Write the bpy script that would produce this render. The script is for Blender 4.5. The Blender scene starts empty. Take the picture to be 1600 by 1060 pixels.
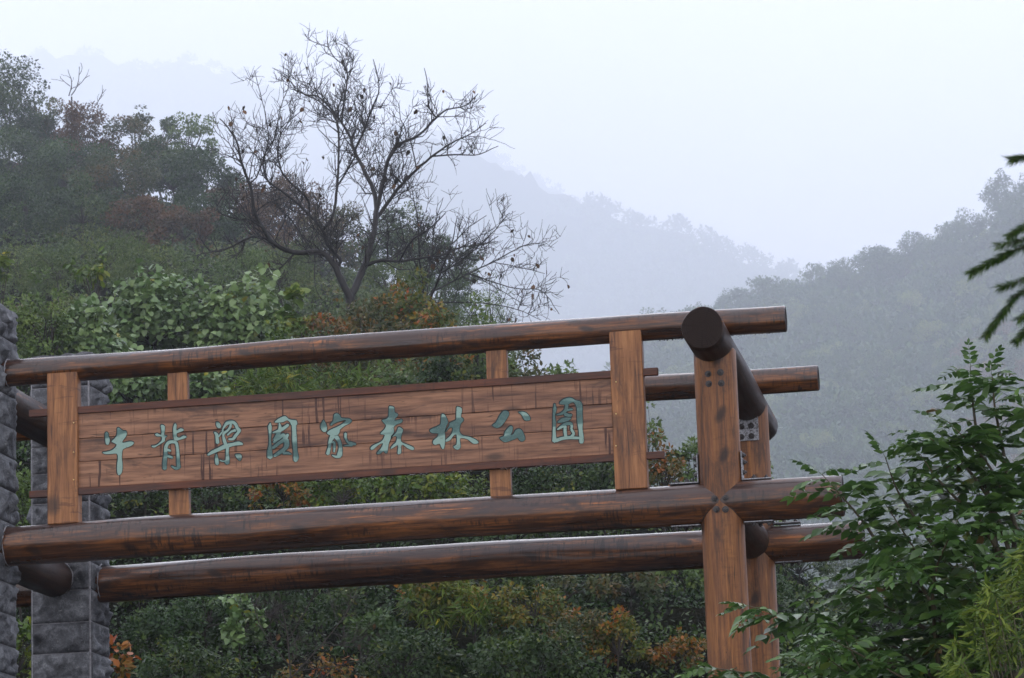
import bpy, bmesh, math, random
import numpy as np
from mathutils import Vector, Matrix

# ------------------------------------------------------------------ camera
sc = bpy.context.scene
FPX = 5184.2
CAM = np.array([11.252, -33.0, -5.224])
YAW, PITCH, ROLL = -0.1736, 0.2075, -0.0334
_f = np.array([math.sin(YAW)*math.cos(PITCH), math.cos(YAW)*math.cos(PITCH), math.sin(PITCH)])
_r = np.array([math.cos(YAW), -math.sin(YAW), 0.0])
_u = np.cross(_r, _f)
RT = math.cos(ROLL)*_r + math.sin(ROLL)*_u
UP = -math.sin(ROLL)*_r + math.cos(ROLL)*_u
FW = _f
cam_d = bpy.data.cameras.new('camera')
cam = bpy.data.objects.new('camera', cam_d)
sc.collection.objects.link(cam)
M = Matrix(((RT[0], UP[0], -FW[0], CAM[0]), (RT[1], UP[1], -FW[1], CAM[1]), (RT[2], UP[2], -FW[2], CAM[2]), (0, 0, 0, 1)))
cam.matrix_world = M
cam_d.sensor_width = 36.0
cam_d.lens = FPX/1600*36
cam_d.clip_start = 0.1
cam_d.clip_end = 30000
cam_d.dof.use_dof = True
cam_d.dof.focus_distance = 34.0
cam_d.dof.aperture_fstop = 16.0
sc.camera = cam

# ------------------------------------------------------------------ sky, sun, exposure
world = bpy.data.worlds.new('World')
sc.world = world
world.use_nodes = True
nt = world.node_tree
nt.nodes.clear()
SUN_EL, SUN_AZ = math.radians(29), math.radians(-7)      # azimuth from +Y towards +X: behind the gate
sky = nt.nodes.new('ShaderNodeTexSky')
sky.sky_type = 'NISHITA'; sky.sun_disc = False
sky.sun_elevation = SUN_EL; sky.sun_rotation = SUN_AZ
tc = nt.nodes.new('ShaderNodeTexCoord')
cn = nt.nodes.new('ShaderNodeTexNoise'); cn.inputs['Scale'].default_value = 3.4; cn.inputs['Detail'].default_value = 5
cr = nt.nodes.new('ShaderNodeValToRGB')
cr.color_ramp.elements[0].position = .3; cr.color_ramp.elements[0].color = (11.8, 12.0, 14.4, 1)
cr.color_ramp.elements[1].position = .7; cr.color_ramp.elements[1].color = (23.0, 22.2, 23.0, 1)
mx = nt.nodes.new('ShaderNodeMix'); mx.data_type = 'RGBA'; mx.inputs[0].default_value = 0.85
bg = nt.nodes.new('ShaderNodeBackground'); bg.inputs['Strength'].default_value = 0.1
wo = nt.nodes.new('ShaderNodeOutputWorld')
nt.links.new(tc.outputs['Generated'], cn.inputs['Vector'])
nt.links.new(cn.outputs['Fac'], cr.inputs['Fac'])
nt.links.new(sky.outputs['Color'], mx.inputs[6])
nt.links.new(cr.outputs['Color'], mx.inputs[7])
nt.links.new(mx.outputs[2], bg.inputs['Color'])
nt.links.new(bg.outputs['Background'], wo.inputs['Surface'])

sun_d = bpy.data.lights.new('sun', 'SUN')
sun_d.energy = 1.1; sun_d.angle = math.radians(28); sun_d.color = (1.0, 0.97, 0.93)
sun = bpy.data.objects.new('sun', sun_d)
sc.collection.objects.link(sun)
sd = Vector((math.sin(SUN_AZ)*math.cos(SUN_EL), math.cos(SUN_AZ)*math.cos(SUN_EL), math.sin(SUN_EL)))
sun.rotation_euler = sd.to_track_quat('Z', 'Y').to_euler()

vs = sc.view_settings
vs.view_transform = 'Standard'; vs.look = 'None'; vs.gamma = 1.0; vs.use_curve_mapping = False
vs.exposure = -0.02
sc.render.engine = 'CYCLES'
cy = sc.cycles
cy.use_denoising = True
try: cy.denoiser = 'OPENIMAGEDENOISE'
except Exception: pass
cy.max_bounces = 8; cy.diffuse_bounces = 3; cy.glossy_bounces = 2; cy.transmission_bounces = 3
cy.volume_bounces = 5; cy.transparent_max_bounces = 8

rng = np.random.default_rng(7)
random.seed(7)
HAZE_DENSITY = 0.00026

# ------------------------------------------------------------------ helpers
def at(px, py, Y):
    """world point on the plane y = Y seen at photo pixel px, py"""
    d = RT*(px-800)/FPX - UP*(py-530)/FPX + FW
    return CAM + d*((Y-CAM[1])/d[1])

def pxm(Y):
    return (Y-CAM[1])/FPX          # metres per photo pixel at depth Y

COL = sc.collection
def link(o, parent=None):
    COL.objects.link(o)
    if parent is not None:
        o.parent = parent
    return o

def empty(name, loc, label, cat, group=None):
    o = bpy.data.objects.new(name, None)
    o.location = [float(v) for v in loc]; o.empty_display_size = .3
    COL.objects.link(o)
    tag(o, label, cat, group)
    return o

def tag(o, label=None, cat=None, group=None, kind=None):
    if label: o['label'] = label
    if cat: o['category'] = cat
    if group: o['group'] = group
    if kind: o['kind'] = kind
    return o

def put(name, me, parent, MW=None):
    """an object with world matrix MW under an unrotated parent chain"""
    o = bpy.data.objects.new(name, me)
    link(o, parent)
    W = MW if MW is not None else Matrix.Identity(4)
    o.matrix_basis = (origin(parent).inverted() @ W) if parent is not None else W
    return o

def origin(o):
    W = o.matrix_basis.copy()
    p = o.parent
    while p is not None:
        W = p.matrix_basis @ W
        p = p.parent
    return W

def mesh_np(name, V, F, mat=None, attrs=None, smooth=True):
    """V (n,3); F list of arrays of faces (m,k), k constant per array"""
    me = bpy.data.meshes.new(name)
    V = np.asarray(V, dtype=np.float32)
    if not isinstance(F, list): F = [F]
    F = [np.asarray(a, dtype=np.int32) for a in F if len(a)]
    loops = np.concatenate([a.ravel() for a in F])
    tot = np.concatenate([np.full(len(a), a.shape[1], dtype=np.int32) for a in F])
    start = np.concatenate([[0], np.cumsum(tot)[:-1]]).astype(np.int32)
    me.vertices.add(len(V)); me.vertices.foreach_set('co', V.ravel())
    me.loops.add(len(loops)); me.loops.foreach_set('vertex_index', loops)
    me.polygons.add(len(tot)); me.polygons.foreach_set('loop_start', start)
    me.polygons.foreach_set('loop_total', tot)
    if smooth: me.polygons.foreach_set('use_smooth', np.ones(len(tot), dtype=bool))
    me.update(calc_edges=True)
    if attrs:
        for k, v in attrs.items():
            a = me.attributes.new(k, 'FLOAT', 'POINT')
            a.data.foreach_set('value', np.asarray(v, dtype=np.float32))
    if mat is not None:
        for m in (mat if isinstance(mat, (list, tuple)) else [mat]): me.materials.append(m)
    return me

def bm_mesh(name, bm, mat, smooth=False):
    me = bpy.data.meshes.new(name)
    bm.normal_update()
    bm.to_mesh(me); bm.free()
    for m in (mat if isinstance(mat, (list, tuple)) else [mat]): me.materials.append(m)
    if smooth:
        me.polygons.foreach_set('use_smooth', np.ones(len(me.polygons), dtype=bool))
    return me

def tubes(paths, sides=5):
    """paths: list of (pts (n,3), radii (n,)) -> V, F arrays"""
    VV, FF, off = [], [], 0
    ang = np.arange(sides)*2*math.pi/sides
    for P, R in paths:
        P = np.asarray(P, float); R = np.asarray(R, float); n = len(P)
        T = np.gradient(P, axis=0); T /= np.linalg.norm(T, axis=1)[:, None]+1e-9
        ref = np.array([0.31, .2, .93]) if abs(T[0][2]) < .9 else np.array([.93, .2, .31])
        A = np.cross(T, ref); A /= np.linalg.norm(A, axis=1)[:, None]+1e-9
        B = np.cross(T, A)
        ring = P[:, None, :] + R[:, None, None]*(np.cos(ang)[None, :, None]*A[:, None, :]+np.sin(ang)[None, :, None]*B[:, None, :])
        VV.append(ring.reshape(-1, 3))
        i = np.arange(n-1)[:, None]*sides; j = np.arange(sides)[None, :]; k = (j+1) % sides
        q = np.stack([i+j, i+k, i+sides+k, i+sides+j], -1).reshape(-1, 4)+off
        FF.append(q); off += n*sides
    return np.concatenate(VV), np.concatenate(FF)

def smooth_path(pts, n):
    """Catmull-Rom resampling"""
    P = np.asarray(pts, float)
    if len(P) < 3:
        t = np.linspace(0, 1, n)[:, None]; return P[0]*(1-t)+P[-1]*t
    Q = np.vstack([2*P[0]-P[1], P, 2*P[-1]-P[-2]])
    out = []
    for s in np.linspace(0, len(P)-1-1e-6, n):
        i = int(s); t = s-i
        a, b, c, d = Q[i], Q[i+1], Q[i+2], Q[i+3]
        out.append(.5*((2*b)+(-a+c)*t+(2*a-5*b+4*c-d)*t*t+(-a+3*b-3*c+d)*t**3))
    return np.array(out)

# ------------------------------------------------------------------ materials
def new_mat(name):
    m = bpy.data.materials.new(name); m.use_nodes = True
    m.node_tree.nodes.clear()
    return m, m.node_tree

class NT:
    """tiny node helper"""
    def __init__(s, t): s.t = t
    def n(s, typ, **kw):
        x = s.t.nodes.new(typ)
        for k, v in kw.items(): setattr(x, k, v)
        return x
    def l(s, a, b): s.t.links.new(a, b)
    def mapping(s, vec, scale, loc=(0, 0, 0)):
        m = s.n('ShaderNodeMapping'); m.inputs['Scale'].default_value = scale; m.inputs['Location'].default_value = loc
        s.l(vec, m.inputs['Vector']); return m.outputs['Vector']
    def noise(s, vec, scale, detail=4, rough=.55, dist=0):
        x = s.n('ShaderNodeTexNoise'); x.inputs['Scale'].default_value = scale; x.inputs['Detail'].default_value = detail
        x.inputs['Roughness'].default_value = rough; x.inputs['Distortion'].default_value = dist
        s.l(vec, x.inputs['Vector']); return x.outputs['Fac']
    def ramp(s, fac, stops, interp='LINEAR'):
        r = s.n('ShaderNodeValToRGB'); e = r.color_ramp; e.interpolation = interp
        while len(e.elements) < len(stops): e.elements.new(.5)
        for el, (p, c) in zip(e.elements, stops):
            el.position = p; el.color = (c, c, c, 1) if not isinstance(c, tuple) else (*c, 1)
        s.l(fac, r.inputs['Fac']); return r.outputs['Color']
    def math(s, op, a, b=None, clamp=False):
        m = s.n('ShaderNodeMath', operation=op, use_clamp=clamp)
        for i, v in enumerate((a, b)):
            if v is None: continue
            if isinstance(v, (int, float)): m.inputs[i].default_value = v
            else: s.l(v, m.inputs[i])
        return m.outputs[0]
    def mix(s, fac, a, b, blend='MIX'):
        m = s.n('ShaderNodeMix', data_type='RGBA', blend_type=blend)
        for i, v in ((0, fac), (6, a), (7, b)):
            if isinstance(v, (int, float)): m.inputs[i].default_value = v
            elif isinstance(v, tuple): m.inputs[i].default_value = (*v, 1)
            else: s.l(v, m.inputs[i])
        return m.outputs[2]
    def bump(s, h, strength=.3, dist=.02):
        b = s.n('ShaderNodeBump'); b.inputs['Strength'].default_value = strength; b.inputs['Distance'].default_value = dist
        s.l(h, b.inputs['Height']); return b.outputs['Normal']
    def out(s, col, rough=.6, normal=None, spec=.5):
        p = s.n('ShaderNodeBsdfPrincipled'); o = s.n('ShaderNodeOutputMaterial')
        if isinstance(col, tuple): p.inputs['Base Color'].default_value = (*col, 1)
        else: s.l(col, p.inputs['Base Color'])
        if isinstance(rough, (int, float)): p.inputs['Roughness'].default_value = rough
        else: s.l(rough, p.inputs['Roughness'])
        p.inputs['Specular IOR Level'].default_value = spec
        if normal is not None: s.l(normal, p.inputs['Normal'])
        s.l(p.outputs[0], o.inputs['Surface'])
        return p

def objcoord(g, rnd=True):
    """object coordinates, shifted per object so that no two pieces carry the same grain"""
    t = g.n('ShaderNodeTexCoord')
    if not rnd: return t.outputs['Object'], t.outputs['Object']
    i = g.n('ShaderNodeObjectInfo')
    v = g.n('ShaderNodeVectorMath', operation='MULTIPLY_ADD')
    g.l(i.outputs['Random'], v.inputs[0]); v.inputs[1].default_value = (37., 19., 53.); g.l(t.outputs['Object'], v.inputs[2])
    return t.outputs['Object'], v.outputs[0]

def log_material(name, light, mid, dark, weather, wet=.34):
    """round logs: grain along local X, weathered dark upper side, knots, drips, orange abrasions"""
    m, t = new_mat(name); g = NT(t)
    co, vec = objcoord(g)
    sep = g.n('ShaderNodeSeparateXYZ'); g.l(co, sep.inputs[0])
    fine = g.noise(g.mapping(vec, (2.2, 38, 38)), 1, 6, .65, .4)
    broad = g.noise(g.mapping(vec, (.7, 7, 7)), 1, 4, .6, .6)
    c = g.ramp(g.math('ADD', g.math('MULTIPLY', fine, .55), g.math('MULTIPLY', broad, .5)), [(.38, dark), (.52, mid), (.66, light)])
    # orange abrasions, long and thin
    ab = g.noise(g.mapping(vec, (1.1, 20, 20), (5, 2, 9)), 1, 5, .7, .3)
    abm = g.ramp(ab, [(.57, 0.), (.62, 1.)])
    abz = g.ramp(sep.outputs['Z'], [(.0, 0.), (.08, 1.), (.55, .6)])
    c = g.mix(g.math('MULTIPLY', g.math('MULTIPLY', abm, abz), weather), c, (.50, .170, .035))
    # dark blotches
    bl = g.noise(g.mapping(vec, (1.6, 6, 6), (3, 7, 1)), 1, 6, .7, .8)
    c = g.mix(g.math('MULTIPLY', g.ramp(bl, [(.52, 0.), (.64, 1.)]), .45+.4*weather), c, (.022, .013, .010))
    # weathered upper side with a ragged lower limit
    edge = g.noise(g.mapping(vec, (1.5, 5, 5), (1, 1, 4)), 1, 6, .7)
    up = g.math('ADD', g.math('MULTIPLY', sep.outputs['Z'], 5.0), g.math('MULTIPLY', g.math('SUBTRACT', edge, .5), 2.2))
    upm = g.ramp(up, [(-.0, 0.), (.30, .85), (.7, 1.)])
    c = g.mix(g.math('MULTIPLY', upm, .80*weather), c, (.042, .026, .024))
    # drip marks
    dr = g.noise(g.mapping(vec, (30, 8, 5.0)), 1, 3, .6)
    drm = g.noise(g.mapping(vec, (1.1, 5, 5), (8, 8, 3)), 1, 4)
    d = g.math('MULTIPLY', g.ramp(dr, [(.52, 0.), (.60, 1.)]), g.ramp(drm, [(.45, 0.), (.57, 1.)]))
    c = g.mix(g.math('MULTIPLY', d, .78*weather), c, (.009, .006, .005))
    # knots
    v = g.n('ShaderNodeTexVoronoi', feature='F1', voronoi_dimensions='2D'); v.inputs['Scale'].default_value = 1.0; v.inputs['Randomness'].default_value = 1
    sv = g.n('ShaderNodeSeparateXYZ'); g.l(vec, sv.inputs[0])
    arc = g.math('MULTIPLY', g.math('ARCTAN2', sep.outputs['Y'], sep.outputs['Z']), .2)
    kv = g.n('ShaderNodeCombineXYZ'); g.l(g.math('MULTIPLY', sv.outputs['X'], 1.75), kv.inputs[0]); g.l(g.math('ADD', g.math('MULTIPLY', arc, 3.2), sv.outputs['X']), kv.inputs[1])
    wob = g.math('MULTIPLY', g.math('SUBTRACT', g.noise(vec, 14, 3), .5), .09)
    kd = g.math('ADD', v.outputs['Distance'], wob)
    g.l(kv.outputs[0], v.inputs['Vector'])
    kn = g.ramp(kd, [(.07, 1.), (.11, .75), (.19, 0.)])
    kc = g.n('ShaderNodeSeparateColor'); g.l(v.outputs['Color'], kc.inputs[0])
    kn = g.math('MULTIPLY', kn, g.math('GREATER_THAN', kc.outputs[0], .62))
    c = g.mix(g.math('MULTIPLY', kn, .85), c, (.014, .008, .006))
    # long drying cracks
    ck = g.noise(g.mapping(vec, (.55, 30, 30), (4, 9, 2)), 1, 2, .5, .2)
    ckm = g.ramp(g.math('ABSOLUTE', g.math('SUBTRACT', ck, .5)), [(.0, 1.), (.012, .0)])
    ckz = g.ramp(broad, [(.5, 0.), (.58, 1.)])
    ckk = g.math('MULTIPLY', ckm, ckz)
    c = g.mix(g.math('MULTIPLY', ckk, .8), c, (.012, .008, .007))
    h = g.math('SUBTRACT', g.math('ADD', g.math('MULTIPLY', fine, .4), g.math('MULTIPLY', broad, .6)), g.math('ADD', g.math('MULTIPLY', ckk, .7), g.math('MULTIPLY', kn, .25)))
    rough = g.ramp(broad, [(.35, wet), (.7, wet+.22)])
    p = g.out(c, rough, g.bump(h, .35, .012), .30)
    if weather > .95:
        p.inputs['Coat Weight'].default_value = .5; p.inputs['Coat Roughness'].default_value = .13
    return m

def board_material(name, light, mid, dark, streak=.6, stretch=(1.6, 26, 26)):
    """sawn timber, grain along local X, rain streaks running down local Z"""
    m, t = new_mat(name); g = NT(t)
    co, vec = objcoord(g)
    fine = g.noise(g.mapping(vec, (stretch[0], stretch[1], stretch[2])), 1, 6, .65, .5)
    broad = g.noise(g.mapping(vec, (.9, 5, 5)), 1, 4, .6, .5)
    c = g.ramp(g.math('ADD', g.math('MULTIPLY', fine, .6), g.math('MULTIPLY', broad, .45)), [(.39, dark), (.52, mid), (.66, light)])
    w = g.noise(g.mapping(vec, (20, 3, .9), (3, 0, 0)), 1, 4, .6)
    wm = g.noise(g.mapping(vec, (1.3, 1, 1.4), (9, 2, 0)), 1, 3)
    s = g.math('MULTIPLY', g.ramp(w, [(.575, 0.), (.605, 1.)]), g.ramp(wm, [(.42, 0.), (.55, 1.)]))
    c = g.mix(g.math('MULTIPLY', s, streak), c, (.050, .017, .010))
    st = g.noise(g.mapping(vec, (1.4, 4, 7), (2, 6, 5)), 1, 6, .7, .6)
    c = g.mix(g.math('MULTIPLY', g.ramp(st, [(.56, 0.), (.66, 1.)]), .6), c, (.030, .016, .011))
    v = g.n('ShaderNodeTexVoronoi', feature='F1'); v.inputs['Scale'].default_value = 1
    g.l(g.mapping(vec, (1.5, 1.6, 4.2)), v.inputs['Vector'])
    kn = g.ramp(v.outputs['Distance'], [(.07, 1.), (.12, .7), (.20, 0.)])
    c = g.mix(g.math('MULTIPLY', kn, .75), c, (.025, .014, .010))
    ck = g.noise(g.mapping(vec, (.8, 20, 24), (4, 9, 2)), 1, 2, .5, .3)
    ckm = g.math('MULTIPLY', g.ramp(g.math('ABSOLUTE', g.math('SUBTRACT', ck, .5)), [(.0, 1.), (.010, .0)]), g.ramp(broad, [(.5, 0.), (.6, 1.)]))
    c = g.mix(g.math('MULTIPLY', ckm, .8), c, (.015, .009, .007))
    h = g.math('SUBTRACT', fine, ckm)
    g.out(c, g.ramp(broad, [(.3, .42), (.7, .62)]), g.bump(h, .3, .008), .4)
    return m

MAT = {}
MAT['log_dark'] = log_material('weathered_log', (.225, .082, .021), (.064, .023, .0075), (.010, .005, .0035), 1.0, .25)
MAT['log_post'] = log_material('post_log', (.330, .140, .042), (.185, .072, .021), (.046, .016, .006), .22, .36)
MAT['log_black'] = log_material('dark_cross_log', (.052, .025, .013), (.027, .013, .007), (.010, .006, .004), .9, .42)
MAT['board'] = board_material('sign_board_wood', (.320, .165, .092), (.195, .092, .049), (.062, .024, .012), 1.0)
MAT['plank'] = board_material('upright_plank_wood', (.370, .170, .063), (.220, .090, .031), (.054, .020, .008), .5)
MAT['rail'] = board_material('rail_wood', (.125, .038, .014), (.070, .020, .008), (.022, .008, .004), .5)

m, t = new_mat('end_grain'); g = NT(t)
co, vec = objcoord(g)
sep = g.n('ShaderNodeSeparateXYZ'); g.l(co, sep.inputs[0])
rr = g.math('SQRT', g.math('ADD', g.math('MULTIPLY', sep.outputs['Y'], sep.outputs['Y']), g.math('MULTIPLY', sep.outputs['Z'], sep.outputs['Z'])))
rn = g.math('ADD', rr, g.math('MULTIPLY', g.noise(vec, 9, 3), .03))
ringv = g.math('SINE', g.math('MULTIPLY', rn, 300))
ang = g.math('ARCTAN2', sep.outputs['Y'], sep.outputs['Z'])
cv = g.n('ShaderNodeCombineXYZ'); g.l(ang, cv.inputs[0]); g.l(g.math('MULTIPLY', rr, .6), cv.inputs[1])
rad = g.ramp(g.noise(g.mapping(cv.outputs[0], (6, 1, 1)), 1, 4), [(.56, 0.), (.62, 1.)])
c = g.mix(g.math('MULTIPLY', g.math('ADD', ringv, 1), .25), (.026, .018, .015), (.010, .008, .007))
c = g.mix(g.math('MULTIPLY', rad, .7), c, (.012, .008, .008))
g.out(c, .7, g.bump(g.math('SUBTRACT', g.math('MULTIPLY', ringv, .2), rad), .4, .006), .06)
MAT['end'] = m

m, t = new_mat('painted_teal'); g = NT(t)
co, vec = objcoord(g)
bands = g.noise(g.mapping(vec, (1.6, 1, 7.5)), 1, 2, .4, .3)
c = g.ramp(bands, [(.40, (.055, .118, .108)), (.45, (.085, .170, .152)), (.49, (.220, .340, .290))])
sp = g.noise(vec, 90, 3, .7)
c = g.mix(g.math('MULTIPLY', g.ramp(sp, [(.5, 0.), (.75, 1.)]), .35), c, (.25, .32, .29))
wr = g.noise(vec, 35, 5, .7)
c = g.mix(g.math('MULTIPLY', g.ramp(wr, [(.58, 0.), (.68, 1.)]), .5), c, (.10, .075, .055))
g.out(c, .55, g.bump(sp, .25, .004), .35)
MAT['teal'] = m
m, t = new_mat('shade_dirt_rim'); g = NT(t)  # dark colour standing in for carved-recess shade and dirt round the characters
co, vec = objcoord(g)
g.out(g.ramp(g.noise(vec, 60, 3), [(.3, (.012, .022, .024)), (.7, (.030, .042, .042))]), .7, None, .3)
MAT['cut'] = m  # painted recess shade and dirt of the rim ribbons, no real cut face

def stone_material(name, a, b, c_):
    m, t = new_mat(name); g = NT(t)
    co, vec = objcoord(g)
    n1 = g.noise(vec, 7, 6, .65, .6); n2 = g.noise(vec, 48, 4, .7)
    c = g.ramp(g.math('ADD', g.math('MULTIPLY', n1, .7), g.math('MULTIPLY', n2, .35)), [(.33, a), (.50, b), (.74, c_)])
    i = g.n('ShaderNodeObjectInfo')
    c = g.mix(g.ramp(i.outputs['Random'], [(0, .0), (1, .55)]), c, g.mix(1.0, c, (.55, .55, .58), 'MULTIPLY'))
    wt = g.noise(g.mapping(vec, (3, 3, 2), (3, 3, 3)), 1, 5, .7)
    c = g.mix(g.math('MULTIPLY', g.ramp(wt, [(.5, 0.), (.62, 1.)]), .6), c, (.030, .031, .036))
    li = g.noise(vec, 22, 4, .7)
    c = g.mix(g.math('MULTIPLY', g.ramp(li, [(.64, 0.), (.70, 1.)]), .5), c, (.36, .37, .36))
    g.out(c, g.ramp(n1, [(.3, .45), (.7, .75)]), g.bump(g.math('ADD', n1, g.math('MULTIPLY', n2, .5)), .6, .03), .4)
    return m
MAT['stone'] = stone_material('blue_grey_stone', (.026, .029, .033), (.085, .091, .101), (.300, .315, .335))
m, t = new_mat('mortar'); g = NT(t); co, vec = objcoord(g)
g.out(g.ramp(g.noise(vec, 30, 5, .7), [(.35, (.17, .17, .18)), (.7, (.36, .36, .38))]), .85, g.bump(g.noise(vec, 80, 3), .5, .006), .2)
MAT['mortar'] = m
m, t = new_mat('galvanised_steel'); g = NT(t); co, vec = objcoord(g)
n1 = g.noise(vec, 60, 5, .75)
c = g.ramp(n1, [(.38, (.05, .045, .042)), (.5, (.25, .26, .28)), (.7, (.42, .43, .46))])
p = g.out(c, .5, g.bump(n1, .2, .003), .5); p.inputs['Metallic'].default_value = .35
MAT['steel'] = m
m, t = new_mat('black_bolt'); g = NT(t); co, vec = objcoord(g)
g.out(g.ramp(g.noise(vec, 80, 3), [(.4, (.010, .010, .011)), (.75, (.045, .032, .026))]), .42, None, .5)
MAT['bolt'] = m
m, t = new_mat('brass_nail'); g = NT(t); co, vec = objcoord(g)
p = g.out((.75, .58, .25), .3, None, .5); p.inputs['Metallic'].default_value = .8
MAT['brass'] = m
m, t = new_mat('rain_drop'); g = NT(t)
p = g.out((1., 1., 1.), .02, None, .6); p.inputs['Transmission Weight'].default_value = 1.0; p.inputs['IOR'].default_value = 1.33
MAT['drop'] = m

def bark_material(name, a, b, wet=.5):
    m, t = new_mat(name); g = NT(t)
    co = g.n('ShaderNodeTexCoord').outputs['Object']
    n = g.noise(g.mapping(co, (6, 6, 1.6)), 1, 5, .7)
    g.out(g.ramp(n, [(.35, a), (.68, b)]), wet, g.bump(n, .4, .02), .4)
    return m
MAT['bark_dark'] = bark_material('wet_dark_bark', (.004, .0035, .0035), (.020, .017, .016), .6)
MAT['bark'] = bark_material('brown_bark', (.014, .011, .009), (.045, .036, .028), .8)
MAT['twig'] = bark_material('green_twig', (.040, .034, .018), (.110, .090, .050), .55)

def leaf_material(name, stops, rough=.42, trans=.28, spec=.20):
    """colour of each leaf from its own random value 'tone'"""
    m, t = new_mat(name); g = NT(t)
    a = g.n('ShaderNodeAttribute'); a.attribute_name = 'tone'
    c = g.ramp(a.outputs['Fac'], [(p_, (q[0]*1.08, q[1]*1.17, q[2]*.74)) for p_, q in stops])
    co = g.n('ShaderNodeTexCoord').outputs['Object']
    c = g.mix(.5, c, g.mix(1.0, c, g.ramp(g.noise(co, 3.0, 3), [(.3, (.45, .50, .50)), (.7, (1.35, 1.3, 1.05))]), 'MULTIPLY'))
    p = g.n('ShaderNodeBsdfPrincipled'); o = g.n('ShaderNodeOutputMaterial')
    g.l(c, p.inputs['Base Color']); p.inputs['Roughness'].default_value = rough; p.inputs['Specular IOR Level'].default_value = spec
    if trans > 0:
        tr = g.n('ShaderNodeBsdfTranslucent'); g.l(c, tr.inputs['Color'])
        ms = g.n('ShaderNodeMixShader'); ms.inputs[0].default_value = trans
        g.l(p.outputs[0], ms.inputs[1]); g.l(tr.outputs[0], ms.inputs[2]); g.l(ms.outputs[0], o.inputs['Surface'])
    else:
        g.l(p.outputs[0], o.inputs['Surface'])
    return m
LEAF = {
 'forest':  leaf_material('forest_leaf', [(0, (.016, .032, .020)), (.45, (.036, .062, .032)), (.8, (.070, .100, .046)), (1, (.130, .145, .060))]),
 'deep':    leaf_material('deep_green_leaf', [(0, (.012, .028, .014)), (.5, (.030, .058, .028)), (1, (.080, .118, .048))]),
 'brown':   leaf_material('brown_red_leaf', [(0, (.034, .026, .020)), (.4, (.072, .042, .030)), (.75, (.115, .052, .034)), (1, (.150, .080, .045))]),
 'mixed':   leaf_material('turning_leaf', [(0, (.026, .040, .022)), (.5, (.056, .066, .034)), (.8, (.110, .074, .038)), (1, (.150, .070, .036))]),
 'pale':    leaf_material('pale_green_leaf', [(0, (.044, .076, .036)), (.5, (.090, .135, .060)), (1, (.160, .200, .088))]),
 'airy':    leaf_material('grey_green_leaf', [(0, (.040, .066, .030)), (.5, (.084, .118, .054)), (.9, (.140, .165, .078)), (1, (.180, .160, .075))]),
 'vine':    leaf_material('vine_leaf', [(0, (.050, .095, .046)), (.5, (.110, .170, .092)), (.88, (.175, .235, .140)), (.95, (.25, .24, .05)), (1, (.32, .25, .03))], .36, .18, .5),
 'autumn':  leaf_material('autumn_leaf', [(0, (.030, .052, .016)), (.35, (.066, .090, .024)), (.62, (.170, .130, .030)), (.8, (.260, .105, .025)), (1, (.250, .045, .025))]),
 'orange':  leaf_material('orange_leaf', [(0, (.030, .046, .016)), (.4, (.090, .075, .022)), (.68, (.210, .090, .028)), (.9, (.290, .075, .028)), (1, (.240, .042, .026))]),
 'yellow':  leaf_material('yellow_green_leaf', [(0, (.030, .062, .016)), (.5, (.075, .120, .024)), (.85, (.150, .165, .030)), (1, (.310, .240, .022))]),
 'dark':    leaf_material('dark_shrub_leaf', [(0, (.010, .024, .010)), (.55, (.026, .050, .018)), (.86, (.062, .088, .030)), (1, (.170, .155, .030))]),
 'fore':    leaf_material('wet_foreground_leaf', [(0, (.028, .066, .022)), (.5, (.058, .118, .042)), (.9, (.105, .175, .064)), (.97, (.120, .130, .035)), (1, (.110, .060, .025))], .33, .22, .5),
 'willow':  leaf_material('light_willow_leaf', [(0, (.036, .066, .018)), (.5, (.090, .135, .036)), (1, (.200, .230, .065))], .5, .35),
 'needle':  leaf_material('fir_needle', [(0, (.020, .050, .022)), (.6, (.055, .110, .042)), (1, (.140, .200, .060))], .4, .2),
 'far':     leaf_material('far_hill_leaf', [(0, (.018, .044, .022)), (.5, (.046, .092, .040)), (1, (.120, .165, .062))]),
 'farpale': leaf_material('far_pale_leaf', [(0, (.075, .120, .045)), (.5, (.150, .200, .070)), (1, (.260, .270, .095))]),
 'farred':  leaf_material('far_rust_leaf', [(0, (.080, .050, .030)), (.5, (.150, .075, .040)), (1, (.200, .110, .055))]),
 'under':   leaf_material('undergrowth_leaf', [(0, (.016, .034, .012)), (.4, (.040, .068, .022)), (.7, (.080, .108, .034)), (.88, (.110, .090, .036)), (1, (.120, .060, .030))]),
 'dead':    leaf_material('dead_leaf', [(0, (.020, .014, .012)), (.6, (.055, .030, .022)), (1, (.120, .055, .035))], .6, .1),
}

m, t = new_mat('hillside_soil'); g = NT(t); co = g.n('ShaderNodeTexCoord').outputs['Object']
n1 = g.noise(co, .35, 6, .65); n2 = g.noise(co, 3.0, 5, .7)
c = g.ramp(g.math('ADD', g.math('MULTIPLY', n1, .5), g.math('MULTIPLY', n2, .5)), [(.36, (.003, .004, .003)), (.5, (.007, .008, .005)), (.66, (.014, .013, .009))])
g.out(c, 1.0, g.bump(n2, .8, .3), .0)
MAT['soil'] = m
m, t = new_mat('far_forest_floor'); g = NT(t); co = g.n('ShaderNodeTexCoord').outputs['Object']
n1 = g.noise(co, .06, 6, .65); n2 = g.noise(co, .6, 5, .7)
c = g.ramp(g.math('ADD', g.math('MULTIPLY', n1, .5), g.math('MULTIPLY', n2, .5)), [(.36, (.020, .034, .020)), (.5, (.040, .062, .032)), (.66, (.075, .090, .045))])
g.out(c, 1.0, g.bump(n2, 1., 1.5), .0)
MAT['farsoil'] = m
m, t = new_mat('asphalt'); g = NT(t); co = g.n('ShaderNodeTexCoord').outputs['Object']
n2 = g.noise(co, 25, 4, .7)
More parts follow.
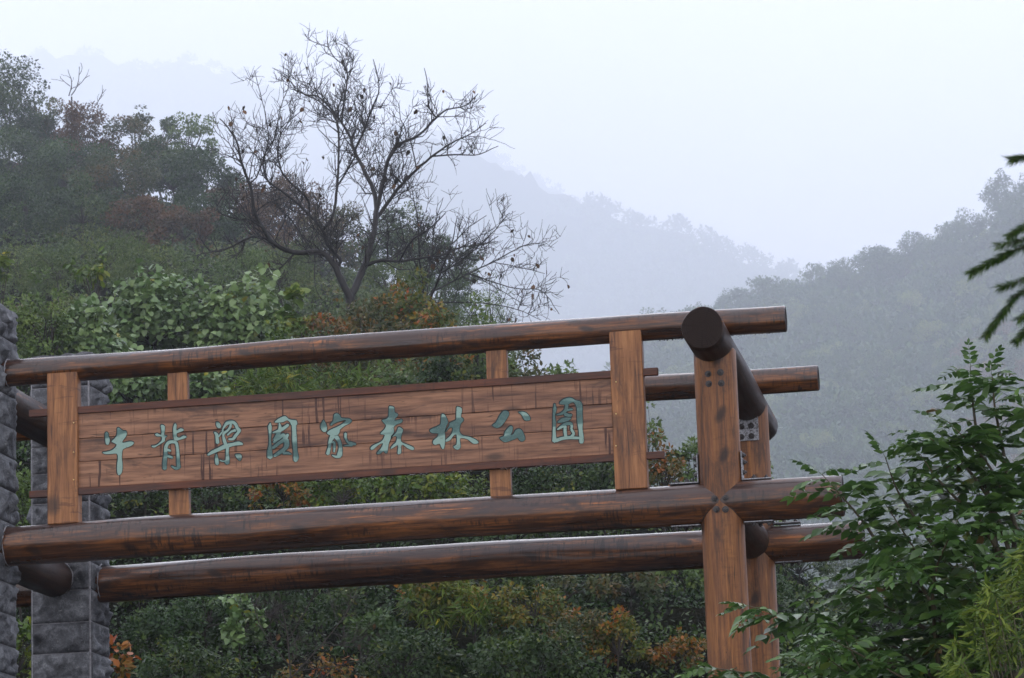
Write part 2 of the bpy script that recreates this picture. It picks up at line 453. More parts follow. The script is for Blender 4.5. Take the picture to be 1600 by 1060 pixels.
g.out(g.ramp(n2, [(.3, (.035, .035, .037)), (.7, (.065, .065, .066))]), .55, g.bump(n2, .3, .01), .4)
MAT['asphalt'] = m

GROUND_Z = CAM[2]-1.65
# ------------------------------------------------------------------ terrain
def lut(xs, ys):
    return lambda v: float(np.interp(v, xs, ys))

class Slope:
    """hillside given as ground heights seen along picture columns at several distances"""
    def __init__(s, cols, rows):
        s.cols = np.array(cols, float); s.Y = np.array([r[0] for r in rows], float); s.P = np.array([r[1] for r in rows], float)
    def py(s, px, Y):
        v = [np.interp(px, s.cols, r) for r in s.P]
        return float(np.interp(Y, s.Y, v))
    def base(s, px, Y):
        return at(px, s.py(px, Y), Y)
    def mesh(s, name, px0, px1, nx, Y0, Y1, ny, mat, bumps=.25, seed=1):
        r = np.random.default_rng(seed)
        ph = r.uniform(0, 6.28, (14,)); fr = r.uniform(.05, .9, (14, 2))*r.choice([-1, 1], (14, 2))
        V = []
        for Y in np.linspace(Y0, Y1, ny):
            for px in np.linspace(px0, px1, nx):
                p = s.base(px, Y).copy()
                w = sum(math.sin(fr[i, 0]*p[0]+fr[i, 1]*p[1]+ph[i])/(1+3*abs(fr[i, 0])) for i in range(14))
                p[2] = max(p[2]+bumps*.35*w, GROUND_Z-.6)
                V.append(p)
        i = np.arange(ny-1)[:, None]*nx+np.arange(nx-1)[None, :]
        q = np.stack([i, i+1, i+nx+1, i+nx], -1).reshape(-1, 4)
        o = put(name, mesh_np(name, V, q, mat), None)
        return tag(o, kind='structure')

left_hill = Slope([-700, 0, 300, 700, 900, 1100, 1300, 1700, 2400],
  [(9,  [2100]*9),
   (20, [1150, 1180, 1190, 1200, 1210, 1220, 1230, 1250, 1300]),
   (34, [930, 970, 980, 990, 1000, 1020, 1050, 1080, 1180]),
   (50, [740, 780, 800, 830, 860, 910, 980, 1020, 1120]),
   (70, [600, 640, 650, 690, 760, 850, 970, 1010, 1110]),
   (90, [520, 560, 560, 620, 720, 830, 960, 1005, 1100]),
   (155, [440, 480, 480, 560, 700, 830, 960, 1000, 1090]),
   (246, [350, 400, 410, 510, 690, 850, 980, 1010, 1090]),
   (376, [240, 300, 330, 490, 710, 880, 1010, 1040, 1100]),
   (506, [170, 250, 330, 540, 770, 930, 1050, 1080, 1140]),
   (844, [260, 330, 420, 700, 900, 1050, 1130, 1160, 1220])])
right_hill = Slope([300, 900, 1010, 1100, 1200, 1300, 1420, 1500, 1600, 1800, 2300],
  [(1200, [1160, 1130, 1120, 1110, 1100, 1090, 1080, 1070, 1060, 1020, 900]),
   (1500, [1100, 1000, 980, 960, 930, 910, 890, 880, 860, 820, 650]),
   (1950, [1020, 850, 760, 700, 670, 650, 640, 620, 590, 500, 300]),
   (2450, [1000, 680, 540, 515, 490, 460, 430, 395, 340, 220, 40]),
   (3100, [1050, 800, 690, 660, 640, 610, 580, 540, 480, 360, 200])])
mid_ridge = Slope([600, 800, 900, 960, 1020, 1080, 1150, 1240, 1350, 1500, 1800],
  [(6200, [1000, 900, 860, 820, 800, 800, 800, 820, 850, 880, 950]),
   (7500, [190, 262, 315, 338, 352, 368, 398, 432, 500, 600, 760]),
   (8200, [300, 370, 420, 450, 470, 490, 540, 600, 660, 720, 860])])
far_mountain = Slope([-400, 0, 150, 230, 300, 400, 500, 700, 790, 850, 930, 1000, 1200, 1500],
  [(9000, [700, 700, 700, 700, 700, 720, 740, 780, 800, 840, 860, 900, 950, 1000]),
   (10800, [120, 95, 85, 110, 95, 128, 170, 205, 255, 285, 345, 430, 620, 850]),
   (11800, [300, 280, 260, 290, 270, 310, 360, 400, 440, 470, 540, 620, 780, 950])])

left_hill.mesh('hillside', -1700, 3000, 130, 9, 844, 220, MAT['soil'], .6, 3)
right_hill.mesh('wooded_hill', 300, 2300, 100, 1200, 3100, 70, MAT['farsoil'], 5.0, 4)
mid_ridge.mesh('misty_ridge', 600, 1800, 90, 6200, 8200, 40, MAT['farsoil'], 22.0, 5)
far_mountain.mesh('far_mountain', -400, 1500, 110, 9000, 11800, 40, MAT['farsoil'], 34.0, 6)

gx0, gx1, gy0, gy1 = -5600, 4700, -42, 12100
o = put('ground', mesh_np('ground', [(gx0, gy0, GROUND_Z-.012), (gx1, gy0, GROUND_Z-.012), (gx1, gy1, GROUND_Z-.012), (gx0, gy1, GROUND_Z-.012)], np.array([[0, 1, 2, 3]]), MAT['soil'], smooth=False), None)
tag(o, kind='structure')
o = put('road', mesh_np('road', [(-3, gy0, GROUND_Z), (14, gy0, GROUND_Z), (14, 8, GROUND_Z), (-3, 8, GROUND_Z)], np.array([[0, 1, 2, 3]]), MAT['asphalt'], smooth=False), None)
tag(o, kind='structure')

# the misty air: one closed box round camera and scene
hx0, hx1, hy0, hy1, hz0, hz1 = -5700, 4800, -46, 12200, GROUND_Z-1.2, 3800
bm = bmesh.new(); bmesh.ops.create_cube(bm, size=1)
for v in bm.verts:
    v.co = Vector((hx0 if v.co.x < 0 else hx1, hy0 if v.co.y < 0 else hy1, hz0 if v.co.z < 0 else hz1))
hm, t = new_mat('haze_air')
vol = t.nodes.new('ShaderNodeVolumePrincipled'); vo = t.nodes.new('ShaderNodeOutputMaterial')
vol.inputs['Color'].default_value = (.886, .931, 1.0, 1)
vol.inputs['Density'].default_value = HAZE_DENSITY
vol.inputs['Anisotropy'].default_value = 0.6
t.links.new(vol.outputs['Volume'], vo.inputs['Volume'])
tag(put('haze', bm_mesh('haze', bm, hm), None), kind='stuff')
# ------------------------------------------------------------------ timber gate
GAP = 3.18
def frame_matrix(p0, p1, upv=(0, 0, 1)):
    p0 = Vector(p0); x = (Vector(p1)-p0).normalized(); z = Vector(upv)
    y = z.cross(x).normalized(); z = x.cross(y)
    return Matrix(((x.x, y.x, z.x, p0.x), (x.y, y.y, z.y, p0.y), (x.z, y.z, z.z, p0.z), (0, 0, 0, 1)))

def log(name, p0, p1, r0, r1, mat, parent, upv=(0, 0, 1), sides=40, seed=0, wob=.006):
    r = np.random.default_rng(seed+11)
    L = (Vector(p1)-Vector(p0)).length
    n = max(8, int(L/.16))
    xs = [0., .0]+list(np.linspace(.012, L-.012, n))+[L, L]
    ph = r.uniform(0, 6.28, 8)
    V = []
    ang = np.arange(sides)*2*math.pi/sides
    for i, x in enumerate(xs):
        rad = r0+(r1-r0)*x/L
        k = rad+wob*(np.sin(1.1*x+ph[0])*.5+.4*np.sin(2*ang+.9*x+ph[1])+.35*np.sin(3*ang+1.7*x+ph[2])+.25*np.sin(5*ang+2.9*x+ph[3])+.2*np.sin(9*ang+ph[4]+1.3*x))
        if i in (1, len(xs)-2): k = k-.010
        if i in (0, len(xs)-1): k = k*.5
        cyo, czo = wob*1.2*math.sin(.8*x+ph[5]), wob*1.2*math.sin(.7*x+ph[6])+wob*.6*math.sin(1.9*x+ph[7])
        V.append(np.stack([np.full(sides, x), cyo+k*np.cos(ang), czo+k*np.sin(ang)], -1))
    V = np.concatenate(V)
    m = len(xs); i = np.arange(m-1)[:, None]*sides; j = np.arange(sides)[None, :]; k2 = (j+1) % sides
    q = np.stack([i+j, i+k2, i+sides+k2, i+sides+j], -1).reshape(-1, 4)[:, ::-1]
    c0, c1 = len(V), len(V)+1
    V = np.vstack([V, [[0, 0, 0], [L, 0, 0]]])
    jj = np.arange(sides); kk = (jj+1) % sides
    t0 = np.stack([np.full(sides, c0), jj, kk], -1)[:, ::-1]
    b = (m-1)*sides
    t1 = np.stack([np.full(sides, c1), b+kk, b+jj], -1)[:, ::-1]
    me = mesh_np(name, V, [q, t0, t1], [mat, MAT['end']])
    nf = len(me.polygons); mi = np.zeros(nf, dtype=np.int32)
    mi[:sides] = 1; mi[(m-2)*sides:] = 1
    me.polygons.foreach_set('material_index', mi)
    sm = np.ones(nf, dtype=bool); sm[:sides] = False; sm[(m-2)*sides:] = False
    me.polygons.foreach_set('use_smooth', sm)
    return put(name, me, parent, frame_matrix(p0, p1, upv))

def box_bm(bm, x0, x1, y0, y1, z0, z1, bev=.004):
    r = bmesh.ops.create_cube(bm, size=1)
    vs_ = r['verts']
    for v in vs_:
        v.co = Vector((x0 if v.co.x < 0 else x1, y0 if v.co.y < 0 else y1, z0 if v.co.z < 0 else z1))
    if bev:
        es = list({e for v in vs_ for e in v.link_edges})
        bmesh.ops.bevel(bm, geom=es, offset=bev, segments=1, affect='EDGES')

def timber(name, p0, p1, wy, wz, mat, parent, upv=(0, 0, 1), bev=.006):
    """sawn timber with local X along its length"""
    L = (Vector(p1)-Vector(p0)).length
    bm = bmesh.new(); box_bm(bm, 0, L, -wy/2, wy/2, -wz/2, wz/2, bev)
    return put(name, bm_mesh(name, bm, mat), parent, frame_matrix(p0, p1, upv))

gate = empty('log_gate', (7.5, 0, GROUND_Z), 'brown log gate frame of round beams carried by two wooden posts', 'gate')
log('top_beam', at(-45, 587, 0), at(1228, 497, 0), .139, .140, MAT['log_dark'], gate, seed=1)
log('top_beam', at(-60, 675, GAP), at(1279, 590, GAP), .145, .146, MAT['log_dark'], gate, seed=2)
log('lower_beam', at(-60, 857.5, 0), at(1318, 774, 0), .207, .205, MAT['log_dark'], gate, seed=3, wob=.006)
log('lower_beam', at(-40, 924, GAP), at(1350, 842.5, GAP), .209, .208, MAT['log_dark'], gate, seed=4, wob=.009)
XP = .5*(at(1120, 600, 0)[0]+at(1137, 1000, 0)[0])
XB = at(1172, 700, GAP)[0]
ptop = at(1116, 548, 0)[2]
log('post', (XP, 0, GROUND_Z-.3), (XP, 0, ptop), .224, .2165, MAT['log_post'], gate, upv=(0, -1, 0), seed=5, wob=.003)
log('post', (XB, GAP, GROUND_Z-.3), (XB, GAP, ptop), .222, .2165, MAT['log_post'], gate, upv=(0, -1, 0), seed=6, wob=.003)
log('cross_beam', at(1097, 511, -.8), at(1188, 668, 4.4), .213, .206, MAT['log_black'], gate, seed=7)
log('cross_beam', at(1128, 786, .0), at(1176, 849, GAP), .200, .205, MAT['log_black'], gate, seed=8)
pL = at(-44, 604, -.2)
log('cross_beam', pL, (pL[0], GAP+.1, pL[2]), .205, .205, MAT['log_black'], gate, seed=9)
pL = at(88, 905, GAP-.33)
log('cross_beam', (pL[0], -.2, pL[2]), (pL[0], GAP, pL[2]), .200, .205, MAT['log_black'], gate, seed=10)

zt0, zb0 = at(536, 541, 0)[2], at(536, 821, 0)[2]
for px in (279.5, 780.5):
    x = at(px, 690, 0)[0]
    timber('strut', (x, .01, zb0), (x, .01, zt0), .214, .10, MAT['plank'], gate, upv=(0, -1, 0))

# bolts and angle brackets
def bolt_mesh(r=.026, h=.022):
    bm = bmesh.new()
    bmesh.ops.create_cone(bm, cap_ends=True, segments=16, radius1=r*1.35, radius2=r*1.3, depth=.006)
    bmesh.ops.translate(bm, verts=bm.verts, vec=(0, 0, .003))
    q = bmesh.ops.create_cone(bm, cap_ends=True, segments=6, radius1=r, radius2=r*.94, depth=h)
    bmesh.ops.translate(bm, verts=q['verts'], vec=(0, 0, .006+h/2))
    q = bmesh.ops.create_cone(bm, cap_ends=True, segments=10, radius1=r*.5, radius2=r*.42, depth=h*.7)
    bmesh.ops.translate(bm, verts=q['verts'], vec=(0, 0, .006+h+h*.35))
    return bm_mesh('bolt', bm, MAT['bolt'])
BOLT = bolt_mesh()
def bolt(p, nrm, parent, s=1.0):
    nrm = Vector(nrm).normalized()
    q = nrm.to_track_quat('Z', 'Y').to_matrix().to_4x4()
    return put('bolt', BOLT, parent, Matrix.Translation(Vector(p)) @ q @ Matrix.Scale(s, 4))
YF = -.212
for px, py in ((1106.4, 584.5), (1125.7, 582), (1107.5, 600), (1127, 599), (1116.4, 779.6), (1134.5, 778.5), (1119.4, 796), (1133.6, 796)):
    p = at(px, py, YF)
    dx = p[0]-XP
    yy = -math.sqrt(max(.216**2-dx*dx, .01))
    p = at(px, py, yy); bolt((p[0], yy-.001, p[2]), (dx/.216*.6, yy/.216, 0), gate)

# dark seams where the logs are fitted into the posts
def seam(pts, rad=.0045):
    V, F = tubes([(np.array(pts), np.full(len(pts), rad))], 5)
    put('joint_seam', mesh_np('joint_seam', V, F, MAT['bolt']), gate, Matrix.Identity(4))
zj = at(1128, 786, 0)[2]
for (xc, yc, zc) in ((XP, 0, zj), (XB, GAP, at(1190, 851.5, GAP)[2])):
    for s in (1, -1):
        seam([(xc+s*math.sqrt(max(.2195**2-(.206*math.cos(a))**2, 1e-4)), yc+.206*math.cos(a), zc+.206*math.sin(a)) for a in np.linspace(math.pi*.45, math.pi*1.55, 40)])
def plate_bracket(parts, bolts, parent=gate):
    """parts: boxes of one bent steel plate; bolts: (point, normal)"""
    bm = bmesh.new()
    for b in parts: box_bm(bm, *b, bev=.002)
    o = put('angle_bracket', bm_mesh('angle_bracket', bm, MAT['steel']), gate, Matrix.Identity(4))
    for p, n_ in bolts: bolt(p, n_, o, .95)
    return o
zbt = at(1128, 786, 0)[2]      # axis of the front lower beam at the post
RB, RP = .208, .219
# above the lower front beam, right and left of the post
for s in (1, -1):
    xa, xb_, xc = XP+s*RP, XP+s*(RP+.012), XP+s*(RP+.30)
    plate_bracket([(min(xa, xb_), max(xa, xb_), -.07, .07, zbt+RB+.016, zbt+RB+.30), (min(xa, xc), max(xa, xc), -.07, .07, zbt+RB+.002, zbt+RB+.014)],
        [((xb_, -.035, zbt+RB+.26), (s, 0, 0)), ((xb_, .035, zbt+RB+.20), (s, 0, 0)), ((xb_, -.035, zbt+RB+.085), (s, 0, 0)),
         ((XP+s*(RP+.12), -.03, zbt+RB+.014), (0, 0, 1)), ((XP+s*(RP+.24), .03, zbt+RB+.014), (0, 0, 1))])
    # below it
    plate_bracket([(min(xa, xc), max(xa, xc), -.07, .07, zbt-RB-.016, zbt-RB-.004)],
        [((XP+s*(RP+.10), -.03, zbt-RB-.016), (0, 0, -1)), ((XP+s*(RP+.16), .03, zbt-RB-.016), (0, 0, -1)), ((XP+s*(RP+.25), -.03, zbt-RB-.016), (0, 0, -1))])
# on top of and under the rear lower beam, right of the rear post
zb2 = at(1200, 850, GAP)[2]
xa = XB+RP
plate_bracket([(xa, xa+.012, GAP-.07, GAP+.07, zb2+RB+.016, zb2+RB+.06), (xa, xa+.30, GAP-.07, GAP+.07, zb2+RB+.002, zb2+RB+.014)],
    [((xa+.12, GAP-.03, zb2+RB+.014), (0, 0, 1)), ((xa+.24, GAP+.03, zb2+RB+.014), (0, 0, 1))])
plate_bracket([(xa, xa+.30, GAP-.07, GAP+.07, zb2-RB-.016, zb2-RB-.004)],
    [((xa+.09, GAP-.03, zb2-RB-.016), (0, 0, -1)), ((xa+.18, GAP+.03, zb2-RB-.016), (0, 0, -1)), ((xa+.26, GAP-.03, zb2-RB-.016), (0, 0, -1))])
# speckled plate on the face of the rear post under the upper cross beam
yp = GAP-.222
q0, q1 = at(1153, 690, yp), at(1184, 646, yp)
pb = [at(px, py, yp-.012) for px, py in ((1158.5, 667), (1173.5, 665.5), (1158.5, 683), (1174, 681.5), (1172, 651.5))]
plate_bracket([(q0[0], q1[0], yp-.012, yp, q0[2], q1[2])], [(p, (0, -1, 0)) for p in pb])

# rain drops hanging from the lower edges
def drops(name, pts, parent, r=.008):
    bm = bmesh.new()
    for p in pts:
        q = bmesh.ops.create_icosphere(bm, subdivisions=1, radius=r*random.uniform(.6, 1.15))
        bmesh.ops.translate(bm, verts=q['verts'], vec=p)
    o = put(name, bm_mesh(name, bm, MAT['drop'], True), parent, Matrix.Identity(4))
    return tag(o, kind='stuff')
dp = []
for k in range(70):
    px = random.uniform(1030, 1225); p = at(px, 506-.0705*(px-1097), 0); dp.append((p[0], random.uniform(-.02, .02), p[2]-.146))
for k in range(40):
    px = random.uniform(1140, 1310); p = at(px, 785-.0605*(px-1128), 0); dp.append((p[0], random.uniform(-.02, .02), p[2]-.216))
drops('water_drops', dp, gate, .0085)

# ------------------------------------------------------------------ sign board
YB = -.085          # face of the boards
sx0, sx1 = at(118, 700, YB)[0], at(957, 650, YB)[0]
zz = [at(536, v, YB)[2] for v in (618.5, 658.5, 695.3, 736.8)]
sign = empty('sign_board', ((sx0+sx1)/2, 0, zz[3]), 'long wooden name board with nine green carved characters between two plank uprights', 'sign')
for k in range(3):
    timber('board', (sx0, YB+.019+.0015*(k % 2), (zz[k]+zz[k+1])/2), (sx1, YB+.019+.0015*(k % 2), (zz[k]+zz[k+1])/2), .036, zz[k]-zz[k+1]-.004, MAT['board'], sign, bev=.004)
for (ya, yb) in ((607.5, 618.8), (736.5, 747.5)):
    z0, z1 = at(536, yb, YB-.02)[2], at(536, ya, YB-.02)[2]
    x0 = at(46, 650, YB)[0]; x1 = at(1029 if ya < 700 else 1034, 600, YB)[0]
    timber('rail', (x0, YB+.008, (z0+z1)/2), (x1, YB+.008, (z0+z1)/2), .060, z1-z0, MAT['rail'], sign, bev=.004)
YU = -.125          # face of the uprights
for (pl, pr, ymid, cx) in ((73.5, 121, 705, 0), (956.5, 1007, 650, 1)):
    xl, xr = at(pl, ymid, YU)[0], at(pr, ymid, YU)[0]
    x = (xl+xr)/2
    z0 = at((pl+pr)/2, 820 if cx == 0 else 766, -.06)[2]; z1 = zt0-.05
    up = timber('upright', (x, YU+.075, z0), (x, YU+.075, z1), xr-xl, .15, MAT['plank'], sign, upv=(0, -1, 0), bev=.008)
    for py in ((661, 707, 750) if cx == 0 else (597, 647, 697)):
        bm = bmesh.new(); bmesh.ops.create_uvsphere(bm, u_segments=8, v_segments=5, radius=.008)
        p = at(pr-6 if cx == 0 else pl+6, py, YU)
        put('nail', bm_mesh('nail', bm, MAT['brass'], True), up, Matrix.Translation((p[0], YU, p[2])))

def S(*p): return ('S', p)
def P(*p): return ('P', p)
GLYPHS = [
 ((150, 650), [P((150,290),(180,268),(205,290),(215,350),(232,400),(215,470),(185,482),(160,460),(150,380)),
  P((350,210),(380,195),(420,225),(460,250),(500,250),(515,300),(490,355),(455,400),(435,440),(480,440),(540,425),(600,425),(632,450),(600,490),(540,520),(450,555),(435,620),(430,700),(440,780),(440,880),(425,950),(385,985),(355,965),(345,880),(350,780),(360,700),(345,630),(250,635),(150,637),(105,610),(130,600),(230,580),(300,540),(340,480),(290,450),(255,425),(300,380),(340,330),(350,260))]),
 ((230, 650), [P((220,165),(250,145),(295,175),(290,260),(285,320),(325,330),(330,345),(295,370),(300,410),(270,440),(220,470),(160,505),(120,530),(80,520),(75,495),(120,490),(170,470),(215,430),(240,400),(235,345),(170,345),(130,320),(140,295),(180,290),(230,315),(232,230)),
  P((445,140),(470,125),(490,160),(485,240),(520,220),(560,205),(600,220),(600,250),(550,270),(510,285),(490,300),(495,345),(540,360),(600,325),(650,340),(650,360),(600,385),(540,400),(490,415),(440,395),(430,300),(428,210)),
  S((290,880,75),(290,780,75),(305,640,65),(310,520,60),(350,450,60),(420,430,55),(480,450,55),(500,530,50),(510,640,55),(515,760,60),(525,860,70)),
  S((525,865,45),(470,870,50),(405,835,22)), S((330,560,45),(385,580,40)), S((330,660,45),(415,695,45))]),
 ((315, 640), [P((240,210),(290,215),(325,270),(315,305),(280,315),(245,280)),
  S((215,380,30),(250,420,60),(258,490,58),(265,555,66)), S((285,450,25),(320,400,28),(360,350,18)),
  S((340,350,15),(380,280,40),(430,225,68),(510,210,58),(565,250,58),(590,310,55),(620,350,70),(600,390,50),(560,440,58),(520,490,50),(450,495,35)),
  S((485,240,38),(470,300,45),(430,350,38),(370,395,50),(360,440,38),(375,510,60),(395,570,60)), S((430,425,28),(490,370,35),(560,345,50)),
  S((105,755,30),(180,710,60),(290,660,66),(400,610,80),(520,580,60),(610,563,72),(675,575,40)),
  S((430,610,60),(425,720,50),(430,820,70),(422,890,88)), S((245,745,28),(250,830,65),(260,905,66)), S((300,840,16),(345,858,20),(395,855,22)),
  P((560,745),(640,740),(670,790),(640,855),(600,830),(565,780))]),
 ((405, 635), [S((185,280,14),(178,340,70),(180,430,50),(180,560,30),(180,660,50),(175,760,90),(180,850,100)),
  P((250,265),(310,210),(400,165),(450,170),(490,210),(560,225),(620,235),(632,300),(600,320),(530,315),(510,270),(460,235),(400,265),(300,275)),
  S((575,300,85),(580,420,75),(585,540,85),(590,640,80),(600,750,75),(610,850,100),(600,905,70)),
  S((225,440,20),(300,420,55),(390,375,62),(480,310,52)), S((335,285,28),(345,360,60),(320,450,70),(250,560,45)),
  S((240,600,36),(320,530,66),(400,480,66),(430,540,60)), S((225,695,55),(330,610,58),(420,550,72),(475,470,48)),
  S((445,550,90),(458,640,92),(420,710,70),(340,770,66),(250,825,44)), S((400,775,55),(480,780,45),(530,798,18))]),
 ((490, 630), [P((165,280),(205,340),(225,420),(210,475),(160,480),(120,430),(115,370),(140,320)),
  P((340,190),(390,170),(440,205),(460,245),(540,255),(600,260),(635,300),(600,340),(520,380),(440,440),(435,480),(400,530),(330,540),(250,530),(220,490),(280,440),(370,400),(450,360),(520,310),(530,285),(460,298),(400,320),(330,350),(290,380),(275,350),(320,300),(330,240)),
  S((320,540,100),(275,630,60),(265,720,50),(235,845,66)), S((375,560,80),(430,650,58),(445,760,68),(430,870,100)), S((440,885,60),(370,890,45),(310,868,20)),
  S((285,655,22),(340,655,40),(345,740,40),(340,810,26)),
  S((530,505,50),(532,580,42),(570,650,34),(620,670,58),(695,685,36)), S((505,712,16),(560,705,26),(640,700,42))]),
 ((570, 625), [P((400,120),(430,105),(490,125),(495,205),(550,235),(545,270),(515,300),(490,340),(560,335),(600,320),(630,340),(610,380),(560,400),(500,430),(480,470),(485,540),(440,600),(430,650),(405,710),(390,780),(375,880),(340,885),(310,850),(260,895),(205,905),(205,870),(260,810),(300,720),(220,755),(150,820),(110,835),(90,800),(140,750),(230,710),(290,670),(325,600),(320,580),(260,570),(270,540),(320,490),(350,430),(320,390),(280,340),(340,320),(390,280)),
  P((545,470),(575,450),(635,490),(620,550),(605,610),(600,680),(640,715),(720,745),(800,780),(820,820),(780,835),(700,800),(640,750),(605,760),(605,830),(600,890),(550,905),(540,870),(550,800),(545,755),(500,780),(440,815),(425,800),(470,740),(515,700),(530,610),(470,610),(430,660),(460,600),(520,540))]),
 ((665, 625), [P((265,240),(310,240),(345,290),(375,370),(350,430),(320,520),(325,600),(325,700),(310,800),(280,820),(250,770),(230,730),(160,750),(120,720),(130,670),(190,620),(210,560),(110,555),(65,510),(120,470),(240,415),(255,330)),
  P((510,130),(545,115),(600,140),(600,210),(585,285),(625,310),(630,350),(590,390),(570,450),(565,530),(620,590),(720,610),(820,650),(880,700),(850,730),(780,725),(700,660),(580,635),(575,700),(580,790),(530,830),(470,800),(460,770),(510,740),(515,640),(505,575),(460,600),(410,670),(340,695),(330,665),(380,620),(430,560),(450,470),(400,465),(340,530),(330,520),(390,430),(400,380),(490,340),(505,290))]),
 ((760, 615), [P((270,300),(320,285),(370,310),(370,370),(300,480),(240,550),(170,575),(95,530),(160,480),(210,380)),
  P((525,315),(590,300),(660,320),(710,370),(735,430),(690,455),(630,445),(600,390),(570,345)),
  P((400,535),(440,560),(430,640),(400,690),(450,670),(480,610),(540,585),(590,610),(615,660),(640,720),(640,770),(590,800),(550,780),(520,740),(470,760),(390,790),(300,810),(215,740),(290,705),(300,650),(340,590))]),
 ((850, 610), [S((178,232,28),(180,320,60),(165,430,35),(172,540,58),(168,640,50),(170,740,60),(175,845,86)),
  S((200,835,66),(300,800,58),(420,785,58),(520,790,50),(590,792,40)),
  P((260,200),(320,150),(410,120),(470,130),(520,165),(590,180),(635,230),(640,400),(645,550),(640,640),(660,780),(655,870),(620,885),(585,870),(580,780),(570,650),(550,540),(545,400),(540,290),(500,210),(460,205),(400,240),(330,240),(265,235)),
  S((380,245,60),(360,330,60),(290,390,40),(210,410,14)), S((370,335,40),(440,318,40),(472,320,24)), S((350,400,66),(420,420,50),(455,412,42)),
  S((235,532,28),(310,500,78),(390,480,68),(445,465,22)), S((225,652,28),(300,600,58),(360,560,58),(440,555,56),(460,600,45),(450,640,38)),
  S((350,600,58),(350,680,58),(360,770,56)), S((455,650,48),(490,720,48),(450,775,48))]),
]
def stroke_outline(pts):
    P_ = smooth_path([p[:2] for p in pts], 6*len(pts)); W = np.interp(np.linspace(0, len(pts)-1, len(P_)), range(len(pts)), [p[2] for p in pts])/2
    T = np.gradient(P_, axis=0); T /= np.linalg.norm(T, axis=1)[:, None]+1e-9
    N = np.stack([-T[:, 1], T[:, 0]], -1)
    Lf = P_+N*W[:, None]; Rt = P_-N*W[:, None]
    e = P_[-1]+T[-1]*W[-1]*.7; s = P_[0]-T[0]*W[0]*.7
    return np.vstack([[s], Lf, [e], Rt[::-1]])
def round_outline(pts):
    Q = np.asarray(pts, float); out = []
    n = len(Q)
    for i in range(n):
        a, b, c, d = Q[i-1], Q[i], Q[(i+1) % n], Q[(i+2) % n]
        for tt in (0, .5):
            cr_ = .5*((2*b)+(-a+c)*tt+(2*a-5*b+4*c-d)*tt*tt+(-a+3*b-3*c+d)*tt**3)
            out.append(cr_)
    return np.array(out)
def area2(o):
    x, y = o[:, 0], o[:, 1]
    return .5*np.sum(x*np.roll(y, -1)-np.roll(x, -1)*y)
def grow(o, d):
    T = np.roll(o, -1, 0)-np.roll(o, 1, 0); T /= np.linalg.norm(T, axis=1)[:, None]+1e-9
    N = np.stack([T[:, 1], -T[:, 0]], -1)
    if area2(o) < 0: N = -N
    return o+N*d
def rim_bm(outs, org, yf, w, shift):  # flat ribbon along each outline; its shift places the painted recess shade
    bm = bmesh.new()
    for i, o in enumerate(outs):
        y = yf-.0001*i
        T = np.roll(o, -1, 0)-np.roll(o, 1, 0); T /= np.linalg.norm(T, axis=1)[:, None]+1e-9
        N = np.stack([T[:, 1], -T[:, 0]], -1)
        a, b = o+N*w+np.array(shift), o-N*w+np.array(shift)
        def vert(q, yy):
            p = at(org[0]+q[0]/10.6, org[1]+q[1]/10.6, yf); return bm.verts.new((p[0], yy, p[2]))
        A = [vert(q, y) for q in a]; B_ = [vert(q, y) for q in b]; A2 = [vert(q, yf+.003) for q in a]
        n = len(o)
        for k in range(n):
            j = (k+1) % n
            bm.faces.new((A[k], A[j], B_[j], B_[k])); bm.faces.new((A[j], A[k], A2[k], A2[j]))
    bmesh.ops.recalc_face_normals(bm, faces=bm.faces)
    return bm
def glyph_bm(outs, org, yf, ystep, thick):
    bm = bmesh.new()
    for i, o in enumerate(outs):
        y = yf-ystep*i
        vf, vb = [], []
        for cx_, cy_ in o:
            p = at(org[0]+cx_/10.6, org[1]+cy_/10.6, y)
            vf.append(bm.verts.new((p[0], y, p[2]))); vb.append(bm.verts.new((p[0], y+thick+ystep*i, p[2])))
        try:
            f = bm.faces.new(vf); f.normal_update()
        except Exception:
            continue
        n = len(vf)
        for k in range(n):
            a, b = vf[k], vf[(k+1) % n]
            bm.faces.new((b, a, vb[k], vb[(k+1) % n]))
        bmesh.ops.triangulate(bm, faces=[f], ngon_method='EAR_CLIP')
    bmesh.ops.recalc_face_normals(bm, faces=bm.faces)
    return bm
for org, gl in GLYPHS:
    outs = [stroke_outline([(a, b, .88*w) for a, b, w in p]) if k == 'S' else grow(round_outline(p), -3.5) for k, p in gl]
    pc = at(org[0]+40, org[1]+50, YB)
    ch = put('carved_character', bm_mesh('carved_character', glyph_bm(outs, org, YB-.0045, .0004, .008), MAT['teal']), sign, Matrix.Identity(4))
    put('shade_dirt_rim', bm_mesh('shade_dirt_rim', rim_bm(outs, org, YB-.0016, 13, (-5, -6)), MAT['cut']), ch, Matrix.Identity(4))  # painted recess shade and dirt, shifted to the upper left of each stroke
dp = []
for k in range(170):
    u = random.random()
    px = 122+u*830
    if math.sin(px*.09)+math.sin(px*.037+1)+random.uniform(-1, 1) < -.2: continue
    p = at(536, 747.5, YB-.02); x = at(px, 700, YB)[0]
    dp.append((x, YB-.018, p[2]-.008))
drops('water_drops', dp, sign, .014)

